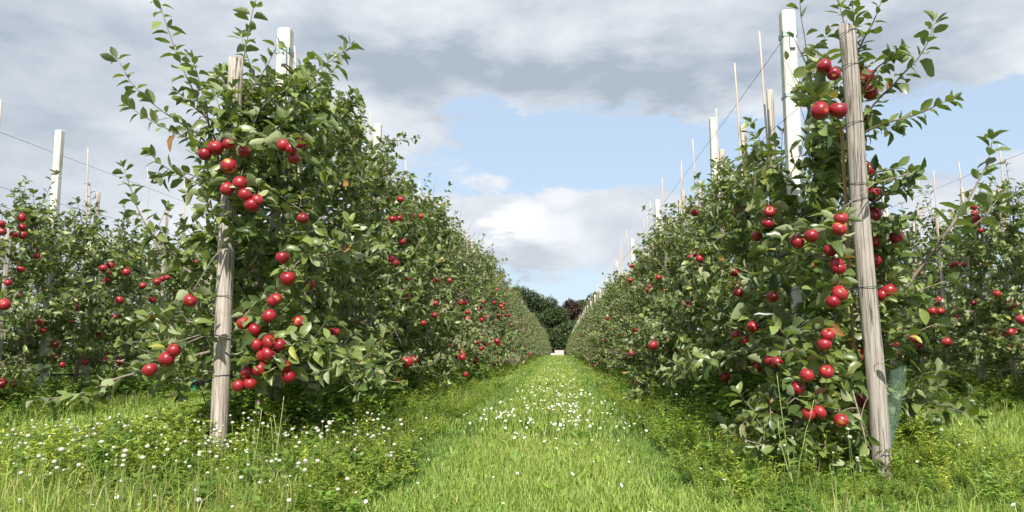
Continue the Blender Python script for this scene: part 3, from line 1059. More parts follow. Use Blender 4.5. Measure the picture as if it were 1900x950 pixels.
h1, _ = hero_tree(ROW_L, 4.25, 0, 7, LEFT_SHOOTS, H=2.0, nb=30, R_low=.74, R_top=.42, front=.62, zmin=.50, leaf=.086, dens=1.1, tops=2)
h2, _ = hero_tree(ROW_R, 3.98, 0, 8, RIGHT_SHOOTS, H=1.95, nb=26, R_low=.70, R_top=.20, front=.58, zmin=.28, leaf=.088, dens=1.1, tops=1, crossrow=.9)
for i, y in enumerate(yl[1:], 1):
    if i < 6:
        r_, _ = hero_tree(ROW_L, y, i, 20 + i, (), H=2.2, nb=31, R_low=.84, R_top=.44, leaf=.074, zmin=.40, tops=4, dens=1.1)
    else:
        var_tree(ROW_L, y, i, rng, 9 if y < 16 else (5 if y < 34 else 0))
for i, y in enumerate(yr[1:], 1):
    if i < 6:
        r_, _ = hero_tree(ROW_R, y, i, 40 + i, (), H=1.60 if i == 1 else 1.74, nb=26 if i == 1 else 28, R_low=.82, R_top=.30, leaf=.074, zmin=.32, tops=4, dens=1.08)
    else:
        var_tree(ROW_R, y, i, rng, 9 if y < 16 else (5 if y < 34 else 0))
for row in (ROW_L2, ROW_R2):
    for i, y in enumerate(y2[row]):
        if i < 6:
            hero_tree(row, y, i, int(60 + i + row), (), H=1.75 if row < 0 else 2.0, nb=26, R_low=.74, R_top=.26, leaf=.074, zmin=.42, tops=4, dens=1.0)
        else:
            var_tree(row, y, i, rng, 12 if i < 12 else 4)
for row in (ROW_L3, ROW_R3):
    for i in range(13):
        var_tree(row, 9.0 + i * .86, i, rng, 5)

# apples read off the photograph hang on the tree nearest to them
for lst, rows in ((APL, (ROW_L,)), (APR, (ROW_R,)), (AP2, (ROW_L2, ROW_R2))):
    for P, rad, r in lst:
        row = min(rows, key=lambda q: abs(q - P[0]))
        y, root = min(TREES[row], key=lambda t: abs(t[0] - P[1]))
        add_apple(root, P - np.array(root.location), rad, rng0)

# ------------------------------------------------------------------ posts, stakes, canes, wires
def wood_post(name, top, base, r0, r1, mat, label, seed, rings=(), parent_kw=None, sides=20):
    root = link(name, None, None, tuple(base))
    tag(root, label, 'post', 'wooden end posts')
    rg = np.random.default_rng(seed)
    n = 26
    t = np.linspace(0, 1, n)
    ax = (top - base)[None] * t[:, None]
    b = Buf()
    th = np.linspace(0, 2 * math.pi, sides, endpoint=False)
    ph = rg.random(4) * 6.28
    V = []
    for i in range(n):
        r = r0 + (r1 - r0) * t[i]
        rr = r * (1 + .05 * np.sin(2 * th + ph[0] + t[i] * 2) + .03 * np.sin(3 * th + ph[1] + 5 * t[i]) + .018 * rg.normal(0, 1, sides)) 
        z = np.zeros(sides)
        if i == n - 1:
            z = .012 * np.sin(th + ph[2]) + rg.normal(0, .003, sides)
        V.append(np.stack([ax[i, 0] + rr * np.cos(th) + .004 * math.sin(9 * t[i]), ax[i, 1] + rr * np.sin(th), ax[i, 2] + z], -1))
    V.append((ax[-1] + [0, 0, .004])[None])
    V = np.concatenate(V)
    i = np.arange(n - 1)[:, None] * sides
    j = np.arange(sides)[None]
    jn = (j + 1) % sides
    q = np.stack([i + j, i + jn, i + sides + jn, i + sides + j], -1).reshape(-1, 4)
    k = np.arange(sides)
    b.add(V, [q, np.stack([(n - 1) * sides + k, (n - 1) * sides + (k + 1) % sides, np.full(sides, n * sides)], -1)])
    link('shaft', b.mesh('shaft', [mat], tint=False), root)
    H = top[2] - base[2]
    for zf, tilt in rings:
        rb = Buf()
        c = (top - base) * zf
        r = (r0 + (r1 - r0) * zf) * 1.09 + .001
        a = np.linspace(0, 2 * math.pi, 25)
        pts = np.stack([c[0] + r * np.cos(a), c[1] + r * np.sin(a), c[2] + tilt * r * np.cos(a)], -1)
        tube_into(rb, pts, .0016, 5)
        link('wire_loop', rb.mesh('wire_loop', [M['tie']], tint=False), root)
    return root


def zf(post, py):
    top, base = post
    ty, by = proj(top)[1], proj(base)[1]
    return (by - py) / (by - ty)


pr = wood_post('wooden_post', POST_R[0], POST_R[1], .043, .036, M['post_r'],
               'grey weathered wooden end post standing right of the mown lane, wire loops round it', 3,
               [(zf(POST_R, y), t) for y, t in ((62, .35), (128, .1), (240, .12), (357, -.05), (548, .05), (385, .3))])
pl = wood_post('wooden_post', POST_L[0], POST_L[1], .043, .036, M['post_l'],
               'pale bleached wooden end post standing left of the mown lane amid clover', 4,
               [(zf(POST_L, y), t) for y, t in ((452, .3), (562, 0), (705, .05), (210, .1))])
# staples and the hanging wire end on the right post
b = Buf()
p1, p2 = at(1607, 356, 3.535) - POST_R[1], at(1596, 384, 3.535) - POST_R[1]
tube_into(b, [p1, (p1 + p2) / 2 + [0, -.004, 0], p2], .0013, 5)
link('wire_end', b.mesh('wire_end', [M['tie']], tint=False), pr)

# brown cane right behind the right end post
b = Buf()
c0, c1 = at(1592, 800, 3.68), at(1562, 235, 3.68)
tube_into(b, np.linspace(c0, c1, 8) + np.random.default_rng(1).normal(0, .002, (8, 3)) - c0, .0085, 8)
tag(link('brown_cane', b.mesh('brown_cane', [M['browncane']], tint=False), None, tuple(c0)),
    'shiny brown cane standing tight against the left side of right end post', 'cane')


def concrete_mesh(H, w=.068, d=.066):
    b = Buf()
    box_into(b, (0, 0, H / 2 - .1), (w, d, H + .2), 0, 0, .008)
    return b.mesh('shaft', [M['concrete']], smooth=False, tint=False)


CONC = concrete_mesh(2.72)
CONC_BIG = concrete_mesh(2.74, .084, .078)


def white_post(row, y, i, mesh, lean=0.0, band=False, label=None):
    root = link('white_post', None, None, (row, y, float(gz(y))))
    root.rotation_euler = (0, lean, 0)
    tag(root, label, 'post', 'white concrete trellis posts')
    link('shaft', mesh, root)
    if band:
        for zc, hh in ((2.58, .035), (2.18, .022)):
            b = Buf()
            for sx, sy, cx, cy in ((.092, .003, 0, -.0405), (.092, .003, 0, .0405), (.003, .084, -.0445, 0), (.003, .084, .0445, 0)):
                box_into(b, (cx, cy, zc), (sx, sy, hh))
            link('steel_band', b.mesh('steel_band', [M['steel']], smooth=False, tint=False), root)
        b = Buf()
        box_into(b, (.012, -.050, 2.545), (.034, .010, .125))
        link('clamp_plate', b.mesh('clamp_plate', [M['plate']], smooth=False, tint=False), root)
        b = Buf()
        tube_into(b, [(.012, -.054, 2.555), (.012, -.062, 2.555)], .006, 6)
        link('bolt', b.mesh('bolt', [M['wire']], smooth=False, tint=False), root)
    return root


white_post(ROW_L, at_x(530, 55, ROW_L)[1], 0, CONC_BIG, 0.0, True, 'thick pale post with steel clamp rising above the left end tree').scale = (1, 1, at_x(530, 55, ROW_L)[2] / 2.74)
white_post(ROW_R, at_x(1460, 22, ROW_R)[1], 0, CONC_BIG, -0.0, True, 'tall thick white post with galvanised bands, left of the right end post').scale = (1, 1, at_x(1460, 22, ROW_R)[2] / 2.74)
for row, y0, y1 in ((ROW_L, 6.9, 92), (ROW_R, 6.9, 92), (ROW_L2, 6.91, 20), (ROW_R2, 10.8, 20)):
    y, i = y0, 0
    rg = np.random.default_rng(int(row * 100) + 900)
    while y < y1:
        if row == ROW_L2:
            lab = 'clean white square post standing above the trees at far left' if i == 0 else 'white square post farther back in the second row to the left'
        elif row == ROW_R2:
            lab = 'white square post hidden among trees of the second row to the right'
        elif i < 5:
            lab = '%s thin white square post from the front %s' % (ORD[i], ROWNAME[row])
        else:
            lab = 'thin white square post past the fifth %s' % ROWNAME[row]
        white_post(row, y, i, CONC, rg.normal(0, .004), False, lab)
        y += 3.9
        i += 1


def stick(name, mesh, row, y, lean, h, lab, cat, grp, ry=0.0):
    o = link(name, mesh, None, (row, y, float(gz(y)) - .05))
    o.rotation_euler = (ry, lean, 0)
    o.scale = (1, 1, h)
    return tag(o, lab, cat, grp)


b = Buf()
rg = np.random.default_rng(2)
pp = np.stack([rg.normal(0, .002, 12).cumsum(), rg.normal(0, .002, 12).cumsum(), np.linspace(0, 1, 12)], -1)
tube_into(b, pp, np.linspace(.0095, .0065, 12), 7)
CANE = b.mesh('bamboo_cane', [M['cane']], tint=False)
b = Buf()
rr = .024 * (1 + rg.normal(0, .04, 8))
tube_into(b, np.stack([rg.normal(0, .001, 8), rg.normal(0, .001, 8), np.linspace(0, 1, 8)], -1), rr, 9)
STAKE = b.mesh('tree_stake', [M['stake']], tint=False)
for row in (ROW_L, ROW_R, ROW_L2, ROW_R2):
    rg = np.random.default_rng(int(row * 10) + 500)
    ys = [t[0] for t in TREES[row]]
    if row == ROW_R2:
        ys = [7.2, 7.93, 8.61, 9.25, 9.94, 10.7, 11.5, 12.4, 13.3]
    if row == ROW_L2:
        ys = [6.17, 7.42, 8.79, 9.6, 10.4, 11.3, 12.1, 13]
    if row == ROW_R:
        ys = [3.98, 4.99, 5.63, 6.5, 7.61, 8.44, 9.1] + [9.8 + .86 * k for k in range(62)]
    for i, y in enumerate(ys):
        if y > 62:
            break
        where = ROWNAME[row]
        if i < 8:
            lc = '%s thin bamboo cane from the front %s' % (ORD[i], where)
            ls = '%s grey tree stake from the front %s' % (ORD[i], where)
        else:
            lc = 'thin pale bamboo cane past the eighth %s' % where
            ls = 'grey tree stake past the eighth %s' % where
        if not (row in (ROW_L, ROW_R) and i == 0):
            stick('bamboo_cane', CANE, row + rg.normal(0, .03), y, rg.normal(-.025, .02), rg.uniform(2.72, 2.86), lc, 'cane', 'bamboo canes at the trees', rg.normal(0, .015))
        stick('tree_stake', STAKE, row + .03 + rg.normal(0, .01), y + .12, rg.normal(0, .008), rg.uniform(2.26, 2.42) + (.06 if row in (ROW_R, ROW_R2) else 0) if i else 1.75, ls, 'stake', 'grey stakes at the trees')

for row, y0 in ((ROW_L, POST_L[0][1]), (ROW_R, POST_R[0][1]), (ROW_L2, 3.4), (ROW_R2, 3.4)):
    for z, nm in ((2.50, 'top'), (2.02, 'middle'), (0.95, 'low')):
        if z == 2.50 and row in (ROW_L, ROW_R):
            ya = at_x(530, 55, ROW_L)[1] if row == ROW_L else at_x(1460, 22, ROW_R)[1]
        else:
            ya = y0
        y1 = 92 if row in (ROW_L, ROW_R) else 24
        yy = np.arange(ya, y1, 1.3)
        if z == 2.02 and row in (ROW_L, ROW_R):
            yy = yy[yy >= ya]
        zz = z + gz(yy) + 0.012 * np.sin(yy * .8)
        pts = np.stack([np.full(len(yy), row - .045), yy, zz], -1)
        if z > 2.1:
            pts[:, 2] -= 0.0
        elif row in (ROW_L, ROW_R) and z > 1:
            pts[0, 2] = min(pts[0, 2], 1.95)
        b = Buf()
        tube_into(b, pts - pts[0], .0019, 4)
        tag(link('trellis_wire', b.mesh('trellis_wire', [M['wire']], tint=False), None, tuple(pts[0])),
            '%s steel trellis wire %s' % (nm, ROWNAME[row]), 'wire', 'trellis wires')

# irrigation hoses
for row, z in ((ROW_L, .44), (ROW_R, .42), (ROW_L2, .37), (ROW_R2, .37)):
    b = Buf()
    root = None
    if row == ROW_L:
        e = [at(366, 711, 3.72), at(385, 707, 3.78), at(400, 704, 3.88), np.array([row - .02, 4.1, z])]
        yy = np.arange(4.6, 40, 1.0)
    else:
        e = []
        yy = np.arange(3.9 if row == ROW_R else 4.5, 40 if row == ROW_R else 22, 1.0)
    pts = np.array(e + [np.array([row + .03 * math.sin(y * 1.7), y, z - .02 + .015 * math.sin(y * 2.3)]) for y in yy])
    tube_into(b, pts - pts[0], .0085, 8)
    root = link('irrigation_hose', None, None, tuple(pts[0]))
    tag(root, 'black drip hose hung low %s' % ROWNAME[row], 'hose', 'drip hoses')
    link('hose', b.mesh('hose', [M['hose']], tint=False), root)
    if row == ROW_L:
        b = Buf()
        q0, q1 = at(374, 710, 3.73) - pts[0], at(360, 713, 3.68) - pts[0]
        tube_into(b, [q0, (q0 + q1) / 2, q1], [.012, .014, .012], 10)
        link('end_fitting', b.mesh('end_fitting', [M['hose']], tint=False), root)
        b = Buf()
        k = at(361, 719, 3.68) - pts[0]
        box_into(b, tuple(k), (.014, .014, .022))
        k = at(357, 705, 3.68) - pts[0]
        box_into(b, tuple(k), (.012, .012, .016), 0, .5)
        link('green_clip', b.mesh('green_clip', [M['cap']], smooth=False, tint=False), root)


# green net guard beside the right end post
def net():
    nx, nz = 26, 62
    base = at(1652, 840, 3.62)
    V = np.zeros((nz, nx, 3))
    for i in range(nz):
        t = i / (nz - 1)
        py = 838 - (838 - 682) * t
        xl = 1640 - 0 * t
        xr = 1654 + (1684 - 1654) * t ** .8
        for j in range(nx):
            s = j / (nx - 1)
            yy = 3.66 - .05 * math.sin(s * math.pi) + .012 * math.sin(9 * t + 7 * s)
            V[i, j] = at(xl + (xr - xl) * s + 1.2 * math.sin(t * 14 + s * 3), py + 4 * math.sin(s * 5), yy)
    V = V.reshape(-1, 3) - base
    i = (np.arange(nz - 1)[:, None] * nx + np.arange(nx - 1)[None]).ravel()
    b = Buf()
    b.add(V, [np.stack([i, i + 1, i + 1 + nx, i + nx], -1)])
    o = link('net_guard', b.mesh('net_guard', [M['net']], tint=False), None, tuple(base))
    m = o.modifiers.new('wire', 'WIREFRAME')
    m.thickness = .0012
    m.use_replace = True
    tag(o, 'blue-green mesh net hanging at the foot of the right end post', 'net')


net()

# white plastic tie on a branch in the right row
b = Buf()
p = at(1420, 583, 3.55)
pts = np.array([at(1398, 585, 3.5), at(1408, 582, 3.48), at(1422, 584, 3.5), at(1434, 583, 3.53)]) - p
for off in (0, .004):
    tube_into(b, pts + [0, 0, off * .4], [.002, .003, .003, .002], 6)
tag(link('plastic_tie', b.mesh('plastic_tie', [M['white']], tint=False), None, tuple(p)),
    'white plastic tie strip across the leaves, mid height left of the right end post', 'plant tie')

# ------------------------------------------------------------------ far end: fruit bin, sack, woodland trees
def far_end():
    y = 97.0
    z0 = float(gz(y))
    root = link('fruit_bin', None, None, (-.02, y, z0))
    tag(root, 'pale wooden fruit bin standing at the far end of the mown lane', 'bin')
    b = Buf()
    for k in range(4):
        for yy in (-.5, .5):
            box_into(b, (0, yy, .16 + k * .17), (1.16, .025, .15))
        for xx in (-.575, .575):
            box_into(b, (xx, 0, .16 + k * .17), (.025, .97, .15))
    link('side_boards', b.mesh('side_boards', [M['bin']], smooth=False, tint=False), root)
    b = Buf()
    box_into(b, (0, 0, .62), (1.10, .95, .12))
    link('inner_liner', b.mesh('inner_liner', [M['bin']], smooth=False, tint=False), root)
    b = Buf()
    for sx in (-.54, 0, .54):
        box_into(b, (sx, 0, .04), (.1, 1.0, .08))
    link('runner', b.mesh('runner', [M['bin']], smooth=False, tint=False), root)
    b = Buf()
    for i in range(7):
        a = i / 6
        b_r = .22 * math.sin(math.pi * (a * .8 + .15))
    n, sd_ = 8, 12
    V, q = [], []
    rg = np.random.default_rng(3)
    for i in range(n):
        t = i / (n - 1)
        r = .24 * math.sin(math.pi * (t * .82 + .14)) ** .6
        for j in range(sd_):
            a = 2 * math.pi * j / sd_
            V.append((r * 1.2 * math.cos(a) * (1 + .05 * rg.normal()), r * math.sin(a), .38 * t))
    for i in range(n - 1):
        for j in range(sd_):
            q.append((i * sd_ + j, i * sd_ + (j + 1) % sd_, (i + 1) * sd_ + (j + 1) % sd_, (i + 1) * sd_ + j))
    b = Buf()
    b.add(np.array(V), [np.array(q), np.array([[(n - 1) * sd_ + j for j in range(sd_)]])])
    tag(link('white_sack', b.mesh('white_sack', [M['white']], tint=False), None, (-.86, y - .3, z0)),
        'small white sack lying left of the pale fruit bin', 'sack')


far_end()


def wood_tree(x, y, H, Rr, c1, c2, seed, label, H0=None):
    rg = np.random.default_rng(seed)
    root = link('woodland_tree', None, None, (x, y, -0.9))
    tag(root, label, 'tree', 'woodland trees beyond the orchard')
    b = Buf()
    tube_into(b, [(0, 0, -.3), (.1, 0, H * .3), (0, .1, H * .6), (.1, 0, H * .92)], [.3, .24, .14, .04], 8)
    lobes = []
    for k in range(46):
        t = (k + rg.random()) / 46
        zz = H * (.06 + .88 * t)
        w = Rr * math.sin(math.pi * min(1, (.30 + .66 * t))) ** .6
        a = rg.random() * 6.28
        rr_ = w * math.sqrt(rg.random()) * .85
        lobes.append((rr_ * math.cos(a), rr_ * math.sin(a), zz, rg.uniform(.18, .34) * Rr + .35))
        tube_into(b, [(0, 0, zz * .6), (rr_ * math.cos(a) * .6, rr_ * math.sin(a) * .6, zz * .9), (rr_ * math.cos(a), rr_ * math.sin(a), zz)], [.08, .05, .02], 4)
    link('trunk', b.mesh('trunk', [M['darkbark']], tint=False), root)
    lb = Buf()
    for (lx, ly, lz, lr) in lobes:
        n = int(330 * (lr / 1.2) ** 1.5) + 120
        d = norm(rg.normal(0, 1, (n, 3)))
        r = lr * (1.0 - .55 * rg.random(n) ** 1.6) * rg.uniform(.85, 1.25, n)
        P = np.array([lx, ly, lz]) + d * r[:, None] * np.array([1, 1, .8])
        P[:, 2] = np.maximum(P[:, 2], .1)
        D = norm(d + rg.normal(0, .8, (n, 3)))
        N = norm(d * .6 + [0, 0, .7] + rg.normal(0, .5, (n, 3)))
        t = rg.random(n)[:, None]
        C = (np.array(c1) * (1 - t) + np.array(c2) * t) * rg.uniform(.8, 1.2)
        L = rg.uniform(.22, .42, n)
        leaves_into(lb, P, D, N, L, L * .8, np.full(n, .2), np.full(n, .1), C, T_LOW)
    link('crown', lb.mesh('crown', [M['fartree']]), root)


G1, G2 = (.028, .050, .014), (.055, .085, .022)
WT = [(-13.5, 138, 9.5, 5.0, 'tall green woodland tree farthest left beyond the lane'),
      (-6.6, 138, 12.2, 4.6, 'tall rounded green woodland tree left of the gap beyond the lane'),
      (-2.6, 142, 10.8, 3.6, 'dark green woodland tree left of centre beyond the lane end'),
      (-.4, 136, 8.4, 3.4, 'low dark green tree right behind the fruit bin'),
      (2.3, 140, 10.2, 2.6, 'COPPER'),
      (4.9, 144, 10.4, 3.4, 'green woodland tree just right of the copper-leaved tree'),
      (7.6, 140, 11.8, 4.2, 'taller green woodland tree right of the gap beyond the lane'),
      (12.5, 140, 12.0, 4.0, 'tallest green woodland tree rising behind the right row'),
      (18.0, 140, 11.0, 4.0, 'broad green woodland tree farthest right beyond the lane'),
      (1.2, 131, 5.2, 3.2, 'bushy dark green shrub-like tree in front of the copper tree')]
for i, (x, y, H, r_, lab) in enumerate(WT):
    if lab == 'COPPER':
        wood_tree(x, y, H, r_, (.040, .022, .022), (.070, .038, .036), 300 + i, 'dark purple copper-leaved tree in the woodland beyond the lane')
    else:
        wood_tree(x, y, H, r_, G1, G2, 300 + i, lab)

# ------------------------------------------------------------------ grass and ground plants
GR = np.random.default_rng(77)


def row_dist(x):
    return np.min(np.abs(x[:, None] - np.array(ROWS)[None]), axis=1)


def scatter(n, y0, y1, pw=1.0, xr=None):
    """points inside the wedge the camera sees"""
    y = y0 + (y1 - y0) * GR.random(n) ** pw
    if xr is None:
        x = -1.0 * (.85 * y + .5) + GR.random(n) * (1.52 * y + 1.0)
    else:
        x = GR.uniform(xr[0], xr[1], n)
    return x, y


def low_spots(x, y):
    # growth stays short right in front of the two end posts and under the first right tree
    a = np.exp(-(((x - .43 * y) / .26) ** 2 + ((y - 3.2) / .48) ** 4))
    b = np.exp(-(((x - 1.95) / .30) ** 2 + ((y - 3.4) / .35) ** 2) * 1.2)
    c = np.exp(-(((x + .46 * y) / .14) ** 2 + ((y - 3.45) / .42) ** 4))
    return 1 - .78 * a - .45 * b * (1 - a) - .50 * c


def blades(buf, x, y, h, w, lean, col):
    h = h * low_spots(x, y)
    n = len(x)
    a = GR.random(n) * 2 * math.pi
    b_ = a + math.pi / 2 + GR.normal(0, .6, n)
    wx, wy = np.cos(a) * w / 2, np.sin(a) * w / 2
    lx, ly = np.cos(b_) * lean * h, np.sin(b_) * lean * h
    z0 = gz(y) - .005
    P = np.zeros((n, 5, 3))
    P[:, 0] = np.stack([x - wx, y - wy, z0], -1)
    P[:, 1] = np.stack([x + wx, y + wy, z0], -1)
    P[:, 2] = np.stack([x + wx * .8 + lx * .35, y + wy * .8 + ly * .35, z0 + h * .6], -1)
    P[:, 3] = np.stack([x - wx * .8 + lx * .35, y - wy * .8 + ly * .35, z0 + h * .6], -1)
    P[:, 4] = np.stack([x + lx, y + ly, z0 + h * (1 - .35 * lean)], -1)
    o = np.arange(n)[:, None] * 5
    buf.add(P.reshape(-1, 3), [o + np.array([[0, 1, 2, 3]]), o + np.array([[3, 2, 4]])], 0, np.repeat(col, 5, axis=0))


def grass_cols(n, x, y, lo=(.15, .26, .042), hi=(.38, .465, .11)):
    t = GR.random(n)
    # patches
    pat = .5 + .5 * np.sin(x * 2.1 + 1.3 * np.sin(y * 1.3)) * np.sin(y * .9 + 1.7 * np.sin(x * 1.1))
    t = np.clip(t * .7 + pat * .3, 0, 1)[:, None]
    c = np.array(lo) * (1 - t) + np.array(hi) * t
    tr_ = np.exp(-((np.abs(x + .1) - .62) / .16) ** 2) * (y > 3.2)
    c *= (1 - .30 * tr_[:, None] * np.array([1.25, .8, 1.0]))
    s = GR.random(n) < .05
    c[s] = np.array([.38, .35, .16])
    return c * (.85 + .3 * GR.random(n))[:, None]


gb = Buf()
# near lawn
for n, y0, y1, hs, ws in ((150000, 2.1, 5.0, (.045, .10), (.0028, .0050)), (150000, 5.0, 12.0, (.05, .11), (.004, .008))):
    x, y = scatter(n, y0, y1, .8)
    rd = row_dist(x)
    h = GR.uniform(*hs, n) * np.where((rd < .65) & (y > 3.4), 1.6, 1.0)
    lane = (x > -.95) & (x < .75)
    h *= np.where(lane, .66, 1.05)
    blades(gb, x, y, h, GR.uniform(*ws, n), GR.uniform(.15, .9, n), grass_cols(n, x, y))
for n, y0, y1, hs, ws, xr in ((60000, 12.0, 30.0, (.05, .12), (.010, .02), (-1.6, 1.4)), (30000, 30.0, 96.0, (.06, .14), (.02, .05), (-1.6, 1.4)),
                              (26000, 12.0, 24.0, (.08, .18), (.012, .03), (-9, -1.6)), (26000, 12, 24.0, (.08, .18), (.012, .03), (1.4, 9))):
    x, y = scatter(n, y0, y1, 1.0, xr)
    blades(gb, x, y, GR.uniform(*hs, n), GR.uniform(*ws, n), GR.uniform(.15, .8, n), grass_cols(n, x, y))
n = 60000
x, y = scatter(n, 2.3, 9.0, .9)
rd = row_dist(x)
k = ((x < -.95) | (x > .80)) & ((y < 4.2) | (rd < .8)) & ((x < 0) | (GR.random(n) < .45))
x, y = x[k], y[k]
h = GR.uniform(.07, .24, len(x))
c_ = grass_cols(len(x), x, y)
st = GR.random(len(x)) < .14
c_[st] = np.array([.42, .37, .20])
dk = GR.random(len(x)) < .35
c_[dk] *= .55
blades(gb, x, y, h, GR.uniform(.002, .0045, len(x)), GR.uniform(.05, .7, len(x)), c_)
tag(link('grass', gb.mesh('grass', [M['grass']])), 'mown bright green grass covering the lane and headland', 'grass', kind='stuff')


def weed_template(kind, seed):
    rg = np.random.default_rng(seed)
    b = Buf()
    P, D, N, L, Wd = [], [], [], [], []
    if kind == 'bedstraw':       # thin stems with whorls of narrow leaves
        ns = 5
        for s in range(ns):
            a = rg.random() * 6.28
            pts = grow(rg, (rg.normal(0, .02), rg.normal(0, .02), 0), (math.cos(a) * .5, math.sin(a) * .5, 1), rg.uniform(.6, 1.0), 5, .02, .18)
            tube_into(b, pts, .004, 3, cap=False, col=(.16, .22, .05))
            for q in np.linspace(.12, 1.0, 9):
                p, d, tot = sample_poly(pts, np.array([q]) * np.linalg.norm(np.diff(pts, axis=0), axis=1).sum())
                for k in range(4):
                    az = rg.random() * 6.28
                    P.append(p[0])
                    D.append((math.cos(az), math.sin(az), rg.uniform(-.1, .9)))
                    N.append((rg.normal(0, .3), rg.normal(0, .3), 1))
                    L.append(rg.uniform(.06, .13))
                    Wd.append(.030)
    elif kind == 'leafy':        # oval leaves on upright stems
        for s in range(4):
            a = rg.random() * 6.28
            pts = grow(rg, (rg.normal(0, .03), rg.normal(0, .03), 0), (math.cos(a) * .45, math.sin(a) * .45, 1), rg.uniform(.5, 1.0), 5, .03, .14)
            tube_into(b, pts, .006, 3, cap=False, col=(.13, .20, .05))
            for q in np.linspace(.1, 1.0, 8):
                p, d, tot = sample_poly(pts, np.array([q]) * np.linalg.norm(np.diff(pts, axis=0), axis=1).sum())
                for k in range(2):
                    az = rg.random() * 6.28
                    P.append(p[0])
                    D.append((math.cos(az), math.sin(az), rg.uniform(-.2, .6)))
                    N.append((rg.normal(0, .3), rg.normal(0, .3), 1))
                    l = rg.uniform(.14, .26)
                    L.append(l)
                    Wd.append(l * .55)
    elif kind == 'rosette':      # dandelion or dock
        for k in range(11):
            az = k * 2.4 + rg.normal(0, .2)
            el = rg.uniform(.15, 1.1)
            P.append((0, 0, 0))
            D.append((math.cos(az) * math.cos(el), math.sin(az) * math.cos(el), math.sin(el)))
            N.append((-math.cos(az) * .5, -math.sin(az) * .5, 1))
            l = rg.uniform(.6, 1.1)
            L.append(l)
            Wd.append(l * rg.uniform(.2, .32))
    elif kind == 'fern':         # feathery leaves, yarrow or chervil
        for k in range(7):
            az = k * 2.4
            el = rg.uniform(.5, 1.2)
            d = np.array([math.cos(az) * math.cos(el), math.sin(az) * math.cos(el), math.sin(el)])
            pts = grow(rg, (0, 0, 0), d, rg.uniform(.6, 1.0), 5, -.06, .08)
            tube_into(b, pts, .004, 3, cap=False, col=(.13, .2, .05))
            side = norm(np.cross(d, [0, 0, 1]))
            for q in np.linspace(.25, 1, 9):
                p, dd, tot = sample_poly(pts, np.array([q]) * np.linalg.norm(np.diff(pts, axis=0), axis=1).sum())
                for sg in (-1, 1):
                    P.append(p[0])
                    D.append(dd[0] * .6 + side * sg)
                    N.append((0, 0, 1))
                    l = .26 * (1.15 - q) + .05
                    L.append(l)
                    Wd.append(l * .35)
    P, D, N, L, Wd = map(np.array, (P, D, N, L, Wd))
    n = len(P)
    leaves_into(b, P.astype(float), norm(D.astype(float)), norm(N.astype(float)), L, Wd, rg.uniform(.1, .4, n), rg.uniform(0, .4, n), np.ones((n, 3)) * rg.uniform(.8, 1.2, (n, 1)), T_MID if kind in ('leafy', 'rosette') else T_LOW)
    V = np.concatenate(b.v)
    C = np.concatenate(b.c)
    # stems carry absolute colour; leaves a factor of 1 -> treat all as a factor
    C = np.where(C.mean(axis=1, keepdims=True) < .4, .9, C)
    return V, b.f, C


TPL = {k: [weed_template(k, 500 + 10 * i + j) for j in range(4)] for i, k in enumerate(('bedstraw', 'leafy', 'rosette', 'fern'))}


def put_weeds(buf, kind, x, y, h, col, spread=1.0):
    h = h * low_spots(x, y)
    n = len(x)
    which = GR.integers(0, 4, n)
    for k in range(4):
        s = np.where(which == k)[0]
        if not len(s):
            continue
        V, F, C = TPL[kind][k]
        a = GR.random(len(s)) * 6.28
        ca, sa = np.cos(a)[:, None], np.sin(a)[:, None]
        hh = h[s][:, None]
        wv = hh * spread
        vx = (V[None, :, 0] * ca - V[None, :, 1] * sa) * wv + x[s][:, None]
        vy = (V[None, :, 0] * sa + V[None, :, 1] * ca) * wv + y[s][:, None]
        vz = V[None, :, 2] * hh + gz(y[s])[:, None]
        P = np.stack([vx, vy, vz], -1).reshape(-1, 3)
        off = (np.arange(len(s)) * len(V))[:, None, None]
        fs = [(f[None] + off).reshape(-1, f.shape[1]) for f in F]
        cc = (col[s][:, None, :] * C[None]).reshape(-1, 3)
        buf.add(P, fs, 0, cc)


def wcol(n, a, b):
    t = GR.random(n)[:, None]
    return (np.array(a) * (1 - t) + np.array(b) * t) * (.85 + .3 * GR.random(n))[:, None]


YG = ((.12, .20, .03), (.36, .42, .07))
MG = ((.075, .15, .028), (.20, .31, .06))
wb = Buf()


def verge(kind, n, y0, y1, hr, cols, rows, sig=.42, pw=1.0, spread=1.0, off=0.0):
    y = y0 + (y1 - y0) * GR.random(n) ** pw
    r = np.array(rows)[GR.integers(0, len(rows), n)]
    x = r + np.clip(GR.normal(off, sig, n), -.85, .85)
    ok = np.abs(x) > .55
    x, y, r = x[ok], y[ok], r[ok]
    taper = np.clip(1.15 - np.abs(x - r) * .75, .4, 1.1)
    h = GR.uniform(*hr, len(x)) * taper
    put_weeds(wb, kind, x, y, h, wcol(len(x), *cols), spread)


RR = (ROW_L, ROW_R)
verge('bedstraw', 1900, 3.0, 10.0, (.16, .48), YG, RR, .50, 1.0, .9)
verge('leafy', 900, 4.2, 14.0, (.28, .55), MG, RR, .22)
verge('fern', 500, 4.2, 10.0, (.25, .5), MG, RR, .25)
verge('bedstraw', 900, 10.0, 30.0, (.22, .42), YG, RR, .50, 1.0, 1.0)
verge('bedstraw', 500, 30.0, 92.0, (.26, .45), YG, RR, .45, 1.0, 1.6)
verge('leafy', 1200, 3.1, 12.0, (.12, .34), MG, RR, .45, 1.0, .8)
verge('leafy', 500, 12.0, 60.0, (.2, .4), MG, RR, .4, 1.0, 1.3)
verge('fern', 700, 3.0, 10.0, (.14, .30), MG, RR, .5)
verge('bedstraw', 900, 4.8, 14.0, (.22, .5), YG, (ROW_L2, ROW_R2), .55)
verge('leafy', 800, 4.8, 14.0, (.2, .45), MG, (ROW_L2, ROW_R2), .55)
